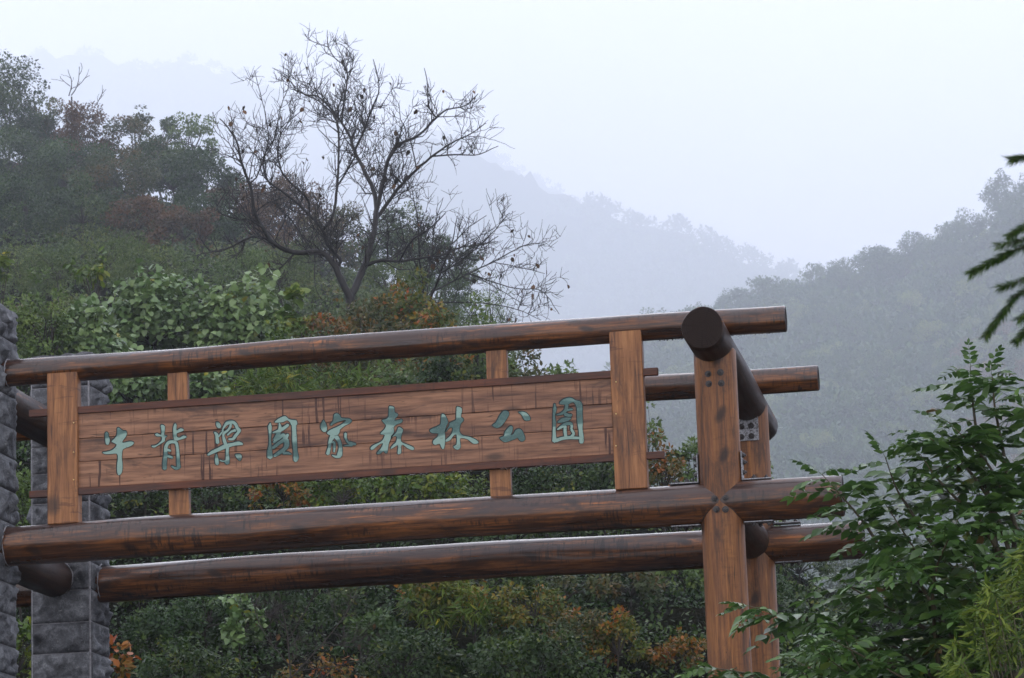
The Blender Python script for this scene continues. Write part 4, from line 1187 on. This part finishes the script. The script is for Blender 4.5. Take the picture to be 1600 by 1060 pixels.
# ------------------------------------------------------------------ bare trees
def bare(name, label, limbs_px, Y0, base_px, r_base, seed, nd, group=None, spread=2.2, tw=22, dens=1.0, lev=2, leafn=40, leaf_range=None, bark='bark_dark'):
    """limbs_px: polylines in photo pixels with start and end radius in pixels; each gets its own depth"""
    r = np.random.default_rng(seed)
    k = pxm(Y0)
    b0 = at(base_px[0], base_px[1], Y0)
    ground = left_hill.base(base_px[0], Y0)
    root = empty(name, (b0[0], Y0, min(ground[2], b0[2])), label, 'tree', group)
    known = []      # (px, py, Y)
    main, twigs, tips = [], [], []
    for pl, ra, rb in limbs_px:
        pl = np.array(pl, float)
        if known:
            kk = np.array(known); dd = np.hypot(kk[:, 0]-pl[0][0], kk[:, 1]-pl[0][1]); Ys = kk[np.argmin(dd), 2]
        else: Ys = Y0
        L = np.sum(np.hypot(*np.diff(pl, axis=0).T))
        slope = r.normal(0, .38)
        S_ = smooth_path(pl, max(6, int(L/9)))
        acc = np.concatenate([[0], np.cumsum(np.hypot(*np.diff(S_, axis=0).T))])
        Yv = Ys+slope*acc*k+np.sin(acc*.03+r.uniform(0, 6))*.08
        W = np.array([at(a+r.normal(0, .35), b+r.normal(0, .35), y) for (a, b), y in zip(S_, Yv)])
        R = np.linspace(ra*BRS, rb*BRS, len(W))*k
        main.append((W, R))
        for (a, b), y in zip(S_[::3], Yv[::3]): known.append((a, b, y))
        tips.append((W[-1], unit(W[-1]-W[-3]), R[-1], L*k))
        # shoots along the limb
        def shoots(W, R, L3, level):
            n = len(W)
            m = r.poisson(dens*L3/(tw*k)*(1.0 if level == 0 else .62))
            for _ in range(m):
                i = int(r.uniform(.10, 1.0)**.9*(n-2))
                d = unit(W[i+1]-W[i]); a = rand_dirs(r, 1)[0]; side = unit(a-d*(a@d)); side[1] *= .6
                e = unit(d*r.uniform(.3, .8)+side*r.uniform(.7, 1.15)+np.array([0, 0, .25]))
                ln = min(.5*L3*(1-.45*i/n), 140*k)*r.uniform(.45, 1.2)
                if ln < 14*k: ln = 14*k*r.uniform(1, 1.9)
                ns = max(4, int(ln/(9*k)))
                P_ = [W[i]]; dd = e
                for q in range(ns):
                    dd = unit(dd+r.normal(0, .24, 3)*np.array([1, .7, 1])+np.array([0, 0, .10]))
                    P_.append(P_[-1]+dd*ln/ns)
                P_ = np.array(P_)
                r0 = min(R[i]*.6, (1.05 if level == 0 else .62)*k)
                twigs.append((P_, np.linspace(max(r0, .45*k), .26*k, len(P_))))
                tips.append((P_[-1], unit(P_[-1]-P_[-2]), .4*k, ln))
                if level < lev: shoots(P_, np.linspace(r0, .4*k, len(P_)), ln, level+1)
        shoots(W, R, L*k, 0)
    # trunk down to the ground
    g0 = np.array([b0[0]-.05, Y0+.05, min(ground[2], b0[2]-.5)-.3])
    stem = smooth_path([g0, (g0+b0)/2+np.array([.06, 0, 0]), b0+np.array([0, 0, .06])], 8)
    V, F = tubes([(stem, np.linspace(r_base*1.25, r_base, 8)*k*BRS)], 10)
    put('trunk', mesh_np('trunk', V, F, MAT[bark]), root)
    for W, R in main:
        V, F = tubes([(W, R)], 8)
        put('limb', mesh_np('limb', V, F, MAT[bark]), root)
    V, F = tubes(twigs, 4)
    tag(put('twigs', mesh_np('twigs', V, F, MAT[bark]), root), kind='stuff')
    # withered leaves hanging on shoot tips
    proto = []
    for q in range(4):
        LL = HEXL.copy(); LL[:, 2] += r.normal(0, .12, 6); LL[:, 0] *= 1.2
        proto.append(mesh_np('dead_leaf', LL, HEXF, LEAF['dead'], {'tone': np.full(6, [.1, .4, .7, 1.][q])}, smooth=False))
    sel = r.permutation(len(tips))[:leafn*6]
    sel = sorted(sel, key=lambda i: r.random())[:leafn]
    for i in sel:
        p, d, _, _ = tips[i]
        yv = unit(np.array([r.normal(0, .5), r.normal(0, .5), -1])); xv = unit(np.cross(yv, rand_dirs(r, 1)[0])); zv = np.cross(xv, yv)
        s_ = k*r.uniform(5, 12)
        put('dead_leaf', proto[r.integers(4)], root, Matrix(((xv[0]*s_, yv[0]*s_, zv[0]*s_, p[0]), (xv[1]*s_, yv[1]*s_, zv[1]*s_, p[1]), (xv[2]*s_, yv[2]*s_, zv[2]*s_, p[2]), (0, 0, 0, 1))))
    return root

BRS = .82
def c6(*pts):
    return [(280+a*.4529, 20+b*.4529) for a, b in pts]
LIMBS = [
 (c6((590,985),(565,935),(540,880),(515,845),(480,825),(400,828),(330,800),(290,745),(260,690),(245,600),(215,520),(200,450),(170,400),(140,365)), 7.5, 1.0),
 (c6((590,985),(620,920),(650,840),(670,760),(680,690),(675,630),(650,570),(605,480),(590,430),(540,350),(480,290),(440,285)), 8.0, 1.0),
 (c6((330,812),(300,780),(240,775),(185,805),(115,825),(80,790),(60,740)), 3.2, .9),
 (c6((285,740),(240,715),(190,710),(130,680),(160,620)), 2.4, .8),
 (c6((540,880),(555,850),(510,800),(495,750),(450,700),(400,650),(330,600),(300,570),(290,500),(330,430),(340,380)), 4.2, .8),
 (c6((495,750),(530,700),(545,600),(550,500),(545,380),(500,320),(440,285),(380,260)), 3.4, .8),
 (c6((450,700),(440,640),(360,560),(340,480),(360,400),(420,340)), 2.4, .7),
 (c6((545,600),(600,510),(605,480)), 2.0, 1.4),
 (c6((605,480),(640,400),(665,330),(690,260),(670,160)), 2.6, .7),
 (c6((560,380),(570,300),(580,200),(540,160),(515,120),(510,60)), 2.2, .6),
 (c6((515,120),(450,95),(435,75)), 1.0, .6),
 (c6((580,210),(600,180),(580,125),(555,110)), 1.3, .7),
 (c6((680,690),(700,600),(720,510),(750,450),(750,430)), 4.6, 2.8),
 (c6((720,510),(760,455),(830,420),(890,360),(925,335),(990,320),(1030,280)), 3.2, .8),
 (c6((885,362),(860,320),(855,240),(845,190)), 1.8, .7),
 (c6((680,710),(720,655),(770,590),(820,540),(880,490),(940,450),(1000,420),(1060,380)), 4.0, .8),
 (c6((870,495),(960,490),(1030,490),(1100,460)), 1.9, .7),
 (c6((770,590),(740,560),(725,520)), 1.8, 1.0),
 (c6((650,870),(700,855),(760,858),(840,845),(900,840),(970,810),(1050,800),(1100,770)), 3.8, .8),
 (c6((760,858),(800,790),(870,740),(920,690)), 2.4, .8),
 (c6((465,826),(430,780),(390,720),(350,680),(320,640)), 2.0, .8),
 (c6((400,828),(350,880),(300,910)), 2.2, .9),
 (c6((480,290),(420,275),(370,225),(340,205)), 1.2, .6),
 (c6((245,590),(270,560),(300,480),(305,400),(285,300),(260,200)), 1.7, .6),
 (c6((210,480),(170,500),(140,490)), 1.0, .6),
 (c6((330,430),(350,330),(380,240),(360,210),(320,190)), 1.1, .6),
 (c6((690,330),(700,320),(740,250),(730,220)), 1.0, .6),
 (c6((820,540),(800,450),(790,400),(830,380)), 1.4, .7),
]
bare('bare_tree', 'bare dark tree with forked trunk and withered leaves left of centre', LIMBS, 92, (547, 466), 9.0, 5, 0, spread=2, tw=11.5, dens=1.0, lev=2, leafn=100)
LIMB2 = [
 (c6((860,1010),(900,900),(940,800),(960,700)), 2.4, .7), (c6((900,900),(980,850),(1080,760),(1140,690)), 1.8, .6),
 (c6((880,960),(1000,900),(1100,850),(1200,800),(1260,800)), 1.8, .6), (c6((1000,900),(1150,950),(1250,960),(1310,1040)), 1.3, .6),
 (c6((850,1010),(830,850),(820,700),(800,600)), 2.2, .6), (c6((870,1000),(1020,1000),(1150,1020),(1250,1060)), 1.5, .6),
 (c6((835,900),(780,800),(760,700)), 1.5, .6), (c6((1080,860),(1180,880),(1260,900)), 1.0, .6), (c6((1000,900),(1060,930),(1180,1000)), 1.2, .6),
 (c6((940,800),(1000,740),(1060,700)), 1.2, .6), (c6((860,980),(930,880),(1010,810),(1100,790)), 1.4, .6), (c6((845,960),(870,840),(880,740),(910,640)), 1.5, .6),
]
bare('bare_shrub', 'low tangle of bare grey twigs right of the bare tree above the beam', LIMB2, 96, (668, 478), 4.5, 8, 0, tw=13, dens=1.15, lev=2, leafn=50)
LIMB4 = [([(455, 1075), (450, 1000), (438, 940), (430, 890)], 1.8, .6), ([(450, 1000), (480, 950), (500, 905), (512, 880)], 1.5, .5), ([(455, 1060), (500, 1010), (540, 960), (560, 915)], 1.6, .5),
         ([(452, 1040), (410, 985), (392, 930)], 1.3, .5), ([(500, 1010), (545, 1005), (585, 975)], 1.0, .5), ([(455, 1050), (530, 1040), (600, 1020)], 1.1, .5)]
bare('bare_shrub', 'tangle of thin bare twigs in the dark bank below the beams left of centre', LIMB4, 24, (456, 1078), 2.2, 12, 0, tw=13, dens=.9, lev=1, leafn=6, bark='bark')
LIMB3 = [([(108, 150), (112, 128), (106, 108)], 1.2, .5), ([(112, 150), (122, 130), (124, 104)], 1.2, .5), ([(122, 134), (134, 122), (140, 118)], .8, .5),
         ([(150, 165), (158, 150), (166, 140)], .9, .5), ([(110, 135), (98, 126), (94, 120)], .8, .5), ([(124, 118), (128, 108), (126, 98)], .7, .5)]
bare('bare_treetop', 'thin bare twigs rising out of the reddish-brown tree on the skyline', LIMB3, 394, (112, 152), 1.6, 9, 0, tw=14, dens=.6, lev=1, leafn=0, bark='bark')

# ------------------------------------------------------------------ dark green tree with feather-shaped leaves in front of the beam ends
def pinnate(r, npair, L, leaflet, lw=.42, curl=.35):
    """compound leaf along +Y, leaflets paired; returns V, F(quads), tone"""
    V, F, T_ = [], [], []
    t = np.linspace(0, 1, 9)
    rach = np.stack([.03*L*np.sin(t*3+r.uniform(0, 6)), L*t, -curl*L*t*t], -1)
    def pt(u): return np.array([np.interp(u, t, rach[:, i]) for i in range(3)])
    items = []
    for i in range(npair):
        u = .16+.80*i/max(npair-1, 1)
        for s in (-1, 1): items.append((u, s))
    items.append((1.0, 0))
    pos, dirs, nrm, size, tone = [], [], [], [], []
    for u, s in items:
        p = pt(u)
        dv = np.array([s*1.0, .42, -.35+r.normal(0, .12)]) if s else np.array([0, 1, -.6])
        dv += r.normal(0, .10, 3)
        pos.append(p); dirs.append(dv); nrm.append(np.array([r.normal(0, .25), r.normal(0, .25)-.1, 1.0]))
        size.append(leaflet*(.72+.5*math.sin(math.pi*min(u, .95)**.8))*r.uniform(.88, 1.1))
        tone.append(r.uniform(.1, .85))
    L_ = np.array([(0, 0, 0), (.20, .22, .03), (.235, .58, .035), (0, 1, -.10), (-.235, .58, .035), (-.20, .22, .03), (0, .5, -.035)])
    Fq = np.array([(0, 1, 2, 6), (6, 2, 3, 3), (0, 6, 4, 5), (6, 3, 4, 4)])
    pos, dirs, nrm, size = map(np.array, (pos, dirs, nrm, size))
    Yv = unit(dirs); X = unit(np.cross(Yv, nrm)); Z = np.cross(X, Yv)
    VV = (pos[:, None, :]+size[:, None, None]*(L_[None, :, 0, None]*X[:, None]*lw/.42+L_[None, :, 1, None]*Yv[:, None]+L_[None, :, 2, None]*Z[:, None])).reshape(-1, 3)
    q1 = np.array([(0, 1, 2, 6), (0, 6, 4, 5)]); q2 = np.array([(6, 2, 3), (6, 3, 4)])
    o = np.arange(len(pos))*7
    Q = (o[:, None, None]+q1[None]).reshape(-1, 4); Tt = (o[:, None, None]+q2[None]).reshape(-1, 3)
    tn = np.repeat(tone, 7)
    rv, rf = tubes([(rach, np.linspace(.012, .006, 9)*L)], 4)
    rf = rf+len(VV)
    VV = np.vstack([VV, rv]); tn = np.concatenate([tn, np.full(len(rv), .55)])
    return VV, [np.vstack([Q, rf]), Tt], tn

def place_mat(p, yv, up, s):
    yv = unit(np.array(yv)); xv = unit(np.cross(yv, up)); zv = np.cross(xv, yv)
    return Matrix(((xv[0]*s, yv[0]*s, zv[0]*s, p[0]), (xv[1]*s, yv[1]*s, zv[1]*s, p[1]), (xv[2]*s, yv[2]*s, zv[2]*s, p[2]), (0, 0, 0, 1)))

def feather_tree():
    r = np.random.default_rng(77)
    Y0 = -5.0; k = pxm(Y0)
    bx = at(1560, 1100, Y0)[0]
    root = empty('feather_leaved_tree', (bx, Y0, GROUND_Z), 'dark green wet tree with feather-shaped leaves in front of the right beam ends', 'tree')
    crotch = np.array([bx, Y0, at(1560, 1330, Y0)[2]])
    V, F = tubes([(smooth_path([(bx+.1, Y0, GROUND_Z-.2), (bx+.02, Y0+.05, GROUND_Z+1.6), crotch], 10), np.linspace(.13, .075, 10))], 10)
    put('trunk', mesh_np('trunk', V, F, MAT['bark']), root)
    main = [((1284,741),(1321,782),(1352,820),(1380,861),(1435,923),(1500,1010)), ((1383,714),(1400,762),(1421,796),(1455,848),(1520,930)),
     ((1438,710),(1462,745),(1497,782),(1531,813),(1570,880)), ((1311,905),(1349,930),(1387,950),(1428,971),(1500,1020)),
     ((1170,947),(1222,961),(1270,971),(1340,1000),(1430,1070)), ((1105,1043),(1153,1050),(1187,1059),(1260,1090),(1360,1130)),
     ((1516,573),(1519,619),(1528,690),(1545,780),(1560,880)), ((1550,585),(1555,640),(1570,720),(1585,830)), ((1482,660),(1540,720),(1575,790),(1600,860)),
     ((1440,676),(1500,720),(1550,790),(1590,900)), ((1600,640),(1610,720),(1610,830)), ((1385,790),(1430,860),(1475,930),(1530,1010))]
    branches = [(b, 0.0) for b in main]
    for q in range(27):
        tx = r.uniform(1225, 1610); ty = max(r.uniform(760, 1075), 745+.0*tx)
        lim = np.interp(tx, [1225, 1300, 1400, 1500, 1610], [1010, 975, 850, 740, 655])
        ty = max(ty, lim+r.uniform(0, 60))
        ex, ey = 1500+r.uniform(-60, 110), max(ty+120, 1000)+r.uniform(0, 160)
        mid = ((tx+ex)/2+r.normal(0, 20), (ty+ey)/2-20+r.normal(0, 20))
        branches.append((((tx, ty), mid, (ex, ey)), r.uniform(-1.0, 1.4)))
    spots = []
    for bi, (b, dy) in enumerate(branches):
        b = np.array(b, float)[::-1]
        S_ = smooth_path(b, max(8, int(len(b)*4)))
        n = len(S_)
        Yv = Y0+.25*dy+np.linspace(0, 1, n)*(dy+(-.35 if bi < 12 else 0))
        W = np.array([at(a, c_, y) for (a, c_), y in zip(S_, Yv)])
        full = np.vstack([smooth_path([crotch, (crotch+W[0])/2+np.array([0, 0, .1]), W[0]], 6)[:-1], W])
        R = np.linspace(.030, .0035, len(full))**1.0
        V, F = tubes([(full, R)], 6)
        put('branch', mesh_np('branch', V, F, MAT['twig']), root)
        L = np.sum(np.linalg.norm(np.diff(W, axis=0), axis=1))
        m = max(4, int(L/.075))
        for q in range(m):
            u = 1-(q/m)*.96
            i = min(int(u*(n-1)), n-2); f_ = u*(n-1)-i
            p = W[i]*(1-f_)+W[i+1]*f_; d = unit(W[i+1]-W[i])
            a = q*2.4+bi
            side = unit(np.array([math.cos(a), math.sin(a)*.9, .25]))
            yv = unit(d*.35+side+np.array([0, 0, -.15])+r.normal(0, .15, 3))
            spots.append((p, yv, u, bi < 12))
        spots.append((W[-1], unit(W[-1]-W[-2])+np.array([0, 0, -.2]), 1., bi < 12))
    protos = []
    for q in range(8):
        VV, FF, tn = pinnate(r, [4, 5, 5, 6, 6, 4, 5, 6][q], 1.0, .36, curl=r.uniform(.18, .62))
        protos.append((VV, FF, tn))
    pm = [mesh_np('leaf', VV, FF, LEAF['fore'], {'tone': tn}, smooth=False) for VV, FF, tn in protos]
    # nearest 300 are leaves of their own, the rest one mass
    key = np.array([s[0][1]-(.8 if s[3] else 0)+r.normal(0, .25) for s in spots])
    own = set(np.argsort(key)[:300].tolist())
    VV_, Q_, T_, tn_, off = [], [], [], [], 0
    for i, (p, yv, u, mn) in enumerate(spots):
        s = r.uniform(.30, .48)*(1.0-.45*max(0, u-.82)/.18)
        up = unit(np.array([r.normal(0, .25), r.normal(0, .25)-.15, 1.]))
        Mx = place_mat(p, yv, up, s); q = int(r.integers(8))
        if i in own:
            put('leaf', pm[q], root, Mx)
        else:
            A = np.array(Mx); V0, F0, t0 = protos[q]
            VV_.append(V0@A[:3, :3].T+A[:3, 3]); Q_.append(F0[0]+off); T_.append(F0[1]+off); tn_.append(np.clip(t0+r.normal(0, .18), 0, 1)); off += len(V0)
    me = mesh_np('foliage', np.vstack(VV_), [np.vstack(Q_), np.vstack(T_)], LEAF['fore'], {'tone': np.concatenate(tn_)}, smooth=False)
    tag(put('foliage', me, root), kind='stuff')
feather_tree()

# ------------------------------------------------------------------ light green willow-like bush, low right
def willow():
    r = np.random.default_rng(31)
    Y0 = -13.0; k = pxm(Y0)
    bx = at(1620, 1060, Y0)[0]
    root = empty('willow_bush', (bx, Y0, GROUND_Z), 'light yellow-green bush of narrow leaves in the lower right corner', 'shrub')
    stems = []; pos, dirs, nrm, size, tone = [], [], [], [], []
    for q in range(80):
        tx = r.uniform(1440, 1680); lim = np.interp(tx, [1440, 1500, 1560, 1600, 1680], [1065, 985, 915, 870, 830])
        ty = lim+abs(r.normal(0, 95))-(35*r.random() if r.random() < .25 else 0)+14*math.sin(tx*.09)
        Y = Y0+r.normal(0, .6)
        tip = at(tx, ty, Y); foot = np.array([bx+r.normal(0, .2), Y0+r.normal(0, .2), GROUND_Z])
        mid = foot*.35+tip*.65+np.array([.12, 0, .15])
        P_ = smooth_path([foot, mid, tip+np.array([.06, 0, .05]), tip], 16)
        stems.append((P_, np.linspace(.005, .0008, 16)))
        for j in range(42):
            u = 1-abs(r.normal(0, .22)); i = int(max(0, min(u, .999))*15); p = P_[i]+(P_[min(i+1, 15)]-P_[i])*r.random()
            pos.append(p); dirs.append(unit(r.normal(size=3)*np.array([1, .8, .7])+np.array([-.35, 0, -.35]))); nrm.append(unit(np.array([0, -.4, 1])+r.normal(0, .5, 3)))
            size.append(k*r.uniform(16, 30)); tone.append(r.random())
    V, F = tubes(stems, 4); put('stem', mesh_np('stem', V, F, MAT['twig']), root)
    tag(put('foliage', leaf_mesh('foliage', np.array(pos), np.array(dirs), np.array(nrm), np.array(size), np.array(tone), LEAF['willow'], 'lan'), root), kind='stuff')
willow()

# ------------------------------------------------------------------ near fir boughs at the right edge
def fir():
    r = np.random.default_rng(41)
    Y0 = -24.5; k = pxm(Y0)
    tx = at(1830, 500, Y0)[0]
    root = empty('fir_tree', (tx, Y0, GROUND_Z), 'dark fir tree whose blurred boughs reach in at the right picture edge', 'tree')
    V, F = tubes([(np.array([(tx, Y0, GROUND_Z-.1), (tx+.01, Y0, GROUND_Z+1.6), (tx, Y0, GROUND_Z+3.6), (tx, Y0, GROUND_Z+5)]), np.array([.09, .07, .045, .01]))], 10)
    put('trunk', mesh_np('trunk', V, F, MAT['bark']), root)
    boughs = [((1830,330),(1700,360),(1600,386),(1558,404),(1516,427)), ((1700,362),(1620,372),(1560,383)), ((1830,380),(1700,395),(1640,425),(1562,449)),
              ((1830,400),(1700,430),(1600,455),(1566,490),(1540,524)), ((1830,300),(1700,330),(1620,345),(1577,368)), ((1830,230),(1700,236),(1620,243),(1580,249)),
              ((1830,470),(1700,490),(1620,505),(1588,532)), ((1660,470),(1620,480),(1590,500)), ((1830,170),(1720,180),(1640,196))]
    runs = []
    for b in boughs:
        Y = Y0+r.normal(0, .04)
        S_ = smooth_path(b, 26)
        runs.append(np.array([at(a, c_, Y-.03*i/26) for i, (a, c_) in enumerate(S_)]))
    for q in range(26):                       # the rest of the tree, beyond the picture edge
        a = q*2.4; z = GROUND_Z+.7+q*.165; ln = .30*(1.15-.6*q/26) if math.cos(a) < .2 else .62*(1.15-.7*q/26)
        p0 = np.array([tx, Y0, z]); d = np.array([math.cos(a), math.sin(a), 0])
        runs.append(smooth_path([p0, p0+d*ln*.5+np.array([0, 0, -.02]), p0+d*ln+np.array([0, 0, -.12])], 26))
    for bi, W in enumerate(runs):
        V, F = tubes([(W, np.linspace(.004, .001, 26))], 5)
        o = put('bough', mesh_np('bough', V, F, MAT['twig']), root)
        pos, dirs, nrm, size, tone = [], [], [], [], []
        L = np.sum(np.linalg.norm(np.diff(W, axis=0), axis=1))
        for j in range(int(L/.00042)):
            u = r.random()**.8; i = min(int(u*25), 24); p = W[i]+(W[i+1]-W[i])*r.random(); d = unit(W[i+1]-W[i])
            a = r.uniform(0, 6.28); sd = unit(np.cross(d, [0, 0, 1])); s2 = np.cross(sd, d)
            dv = unit(d*.75+sd*math.cos(a)*.9+s2*(math.sin(a)*.55-.15))
            pos.append(p); dirs.append(dv); nrm.append(unit(np.array([0, 0, 1])+r.normal(0, .3, 3))); size.append(k*r.uniform(11, 21)); tone.append(np.clip(u*.7+r.normal(0, .25), 0, 1))
        tag(put('needles', leaf_mesh('needles', np.array(pos), np.array(dirs), np.array(nrm), np.array(size), np.array(tone), LEAF['needle'], 'nee'), o), kind='stuff')
fir()

# ------------------------------------------------------------------ far wooded hill: trees sharing a few crowns
def far_proto(seed, mat, n=1500, R=(1, 1, .85), nc=26, leaf=.13):
    r = np.random.default_rng(seed)
    pos, dirs, nrm, size, tone, C = crown(r, R, nc, n, leaf, lower=-.5, clump=.30, flat=.8, ragged=.35)
    pos[:, 2] += 1.35; C = C+np.array([0, 0, 1.35])
    cm = leaf_mesh('crown', pos, dirs, nrm, size, tone, LEAF[mat], 'rho')
    tp = np.array([(0, 0, -.3), (.03, 0, .5), (0, .02, 1.2)])
    V, F = tubes([(smooth_path(tp, 6), np.linspace(.075, .04, 6))]+limbs(r, (0, 0, .6), C[:12], .045), 4)
    return cm, mesh_np('trunk', V, F, MAT['bark'])
PRO = [far_proto(200+i, 'far', 2200, (1, 1, .8+.1*(i % 3)), 22+4*i) for i in range(5)]
PROP = [far_proto(220+i, 'farpale', 1800, (1, 1, .8), 22) for i in range(3)]
PROR = [far_proto(230+i, 'farred', 1500, (1, 1, .8), 20) for i in range(2)]
def far_tree(pr, hill, px, Y, hpx, r, label, group, kind='hillside_tree'):
    b = hill.base(px, Y); s = hpx*pxm(Y)/2.2
    root = empty(kind, b, label, 'tree', group)
    Mx = Matrix.Translation([float(v) for v in b]) @ Matrix.Rotation(r.uniform(0, 6.28), 4, 'Z') @ Matrix.Diagonal((s*r.uniform(.85, 1.25), s*r.uniform(.85, 1.25), s*r.uniform(.9, 1.15), 1))
    put('trunk', pr[1], root, Mx); put('crown', pr[0], root, Mx)
r = np.random.default_rng(55)
for i in range(46):
    px = 1000+i*14.5+r.normal(0, 6)
    far_tree(PRO[r.integers(5)], RH, px, r.uniform(2350, 2480), r.uniform(36, 72), r, 'hazy grey-blue tree standing along the crest of the right-hand hill', 'trees on the crest of the right-hand hill')
for i in range(216):
    Y = r.uniform(1500, 2380)
    px = r.uniform(990, 1640)
    py = RH.py(px, Y)
    if py > 800: continue
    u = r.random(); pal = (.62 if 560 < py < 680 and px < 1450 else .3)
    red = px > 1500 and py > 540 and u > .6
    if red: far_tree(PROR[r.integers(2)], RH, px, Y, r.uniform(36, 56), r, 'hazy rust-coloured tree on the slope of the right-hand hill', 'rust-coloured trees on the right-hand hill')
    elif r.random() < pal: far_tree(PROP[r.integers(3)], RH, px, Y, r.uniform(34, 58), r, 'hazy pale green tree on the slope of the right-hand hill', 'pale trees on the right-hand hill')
    else: far_tree(PRO[r.integers(5)], RH, px, Y, r.uniform(34, 60), r, 'hazy dark green tree on the slope of the right-hand hill', 'dark trees on the right-hand hill')
# woods too far off to count
def far_wood(name, hill, n, pxr, Yr, hpx, seed, label):
    r = np.random.default_rng(seed)
    pos, dirs, nrm, size, tone = [], [], [], [], []
    for i in range(n):
        px = r.uniform(*pxr); Y = Yr[0]+(Yr[1]-Yr[0])*r.random()
        b = hill.base(px, Y); k = pxm(Y); h = hpx*k*r.uniform(.6, 1.3)
        m = 70
        d = rand_dirs(r, m); d[:, 2] = np.abs(d[:, 2])
        p = b+d*np.array([.55, .55, .8])*h*r.uniform(.5, 1.0, (m, 1))+np.array([0, 0, h*.15])
        pos.append(p); dirs.append(unit(d+rand_dirs(r, m))); nrm.append(unit(d+np.array([0, 0, .6]))); size.append(np.full(m, h*.30)); tone.append(r.random()*.6+.4*r.random(m))
    o = put(name, leaf_mesh(name, np.vstack(pos), np.vstack(dirs), np.vstack(nrm), np.concatenate(size), np.concatenate(tone), LEAF['far'], 'rho'), None)
    tag(o, label, 'forest', kind='stuff')
far_wood('hill_wood', RH, 2600, (960, 1700), (1450, 2460), 34, 90, 'continuous misty wood between the trees of the right-hand hill')
far_wood('misty_wood', mid_ridge, 700, (860, 1420), (6750, 7530), 24, 91, 'misty wood covering the middle ridge')
far_wood('far_wood', far_mountain, 1100, (-100, 1150), (9800, 10830), 17, 92, 'barely visible wood on the far mountain')
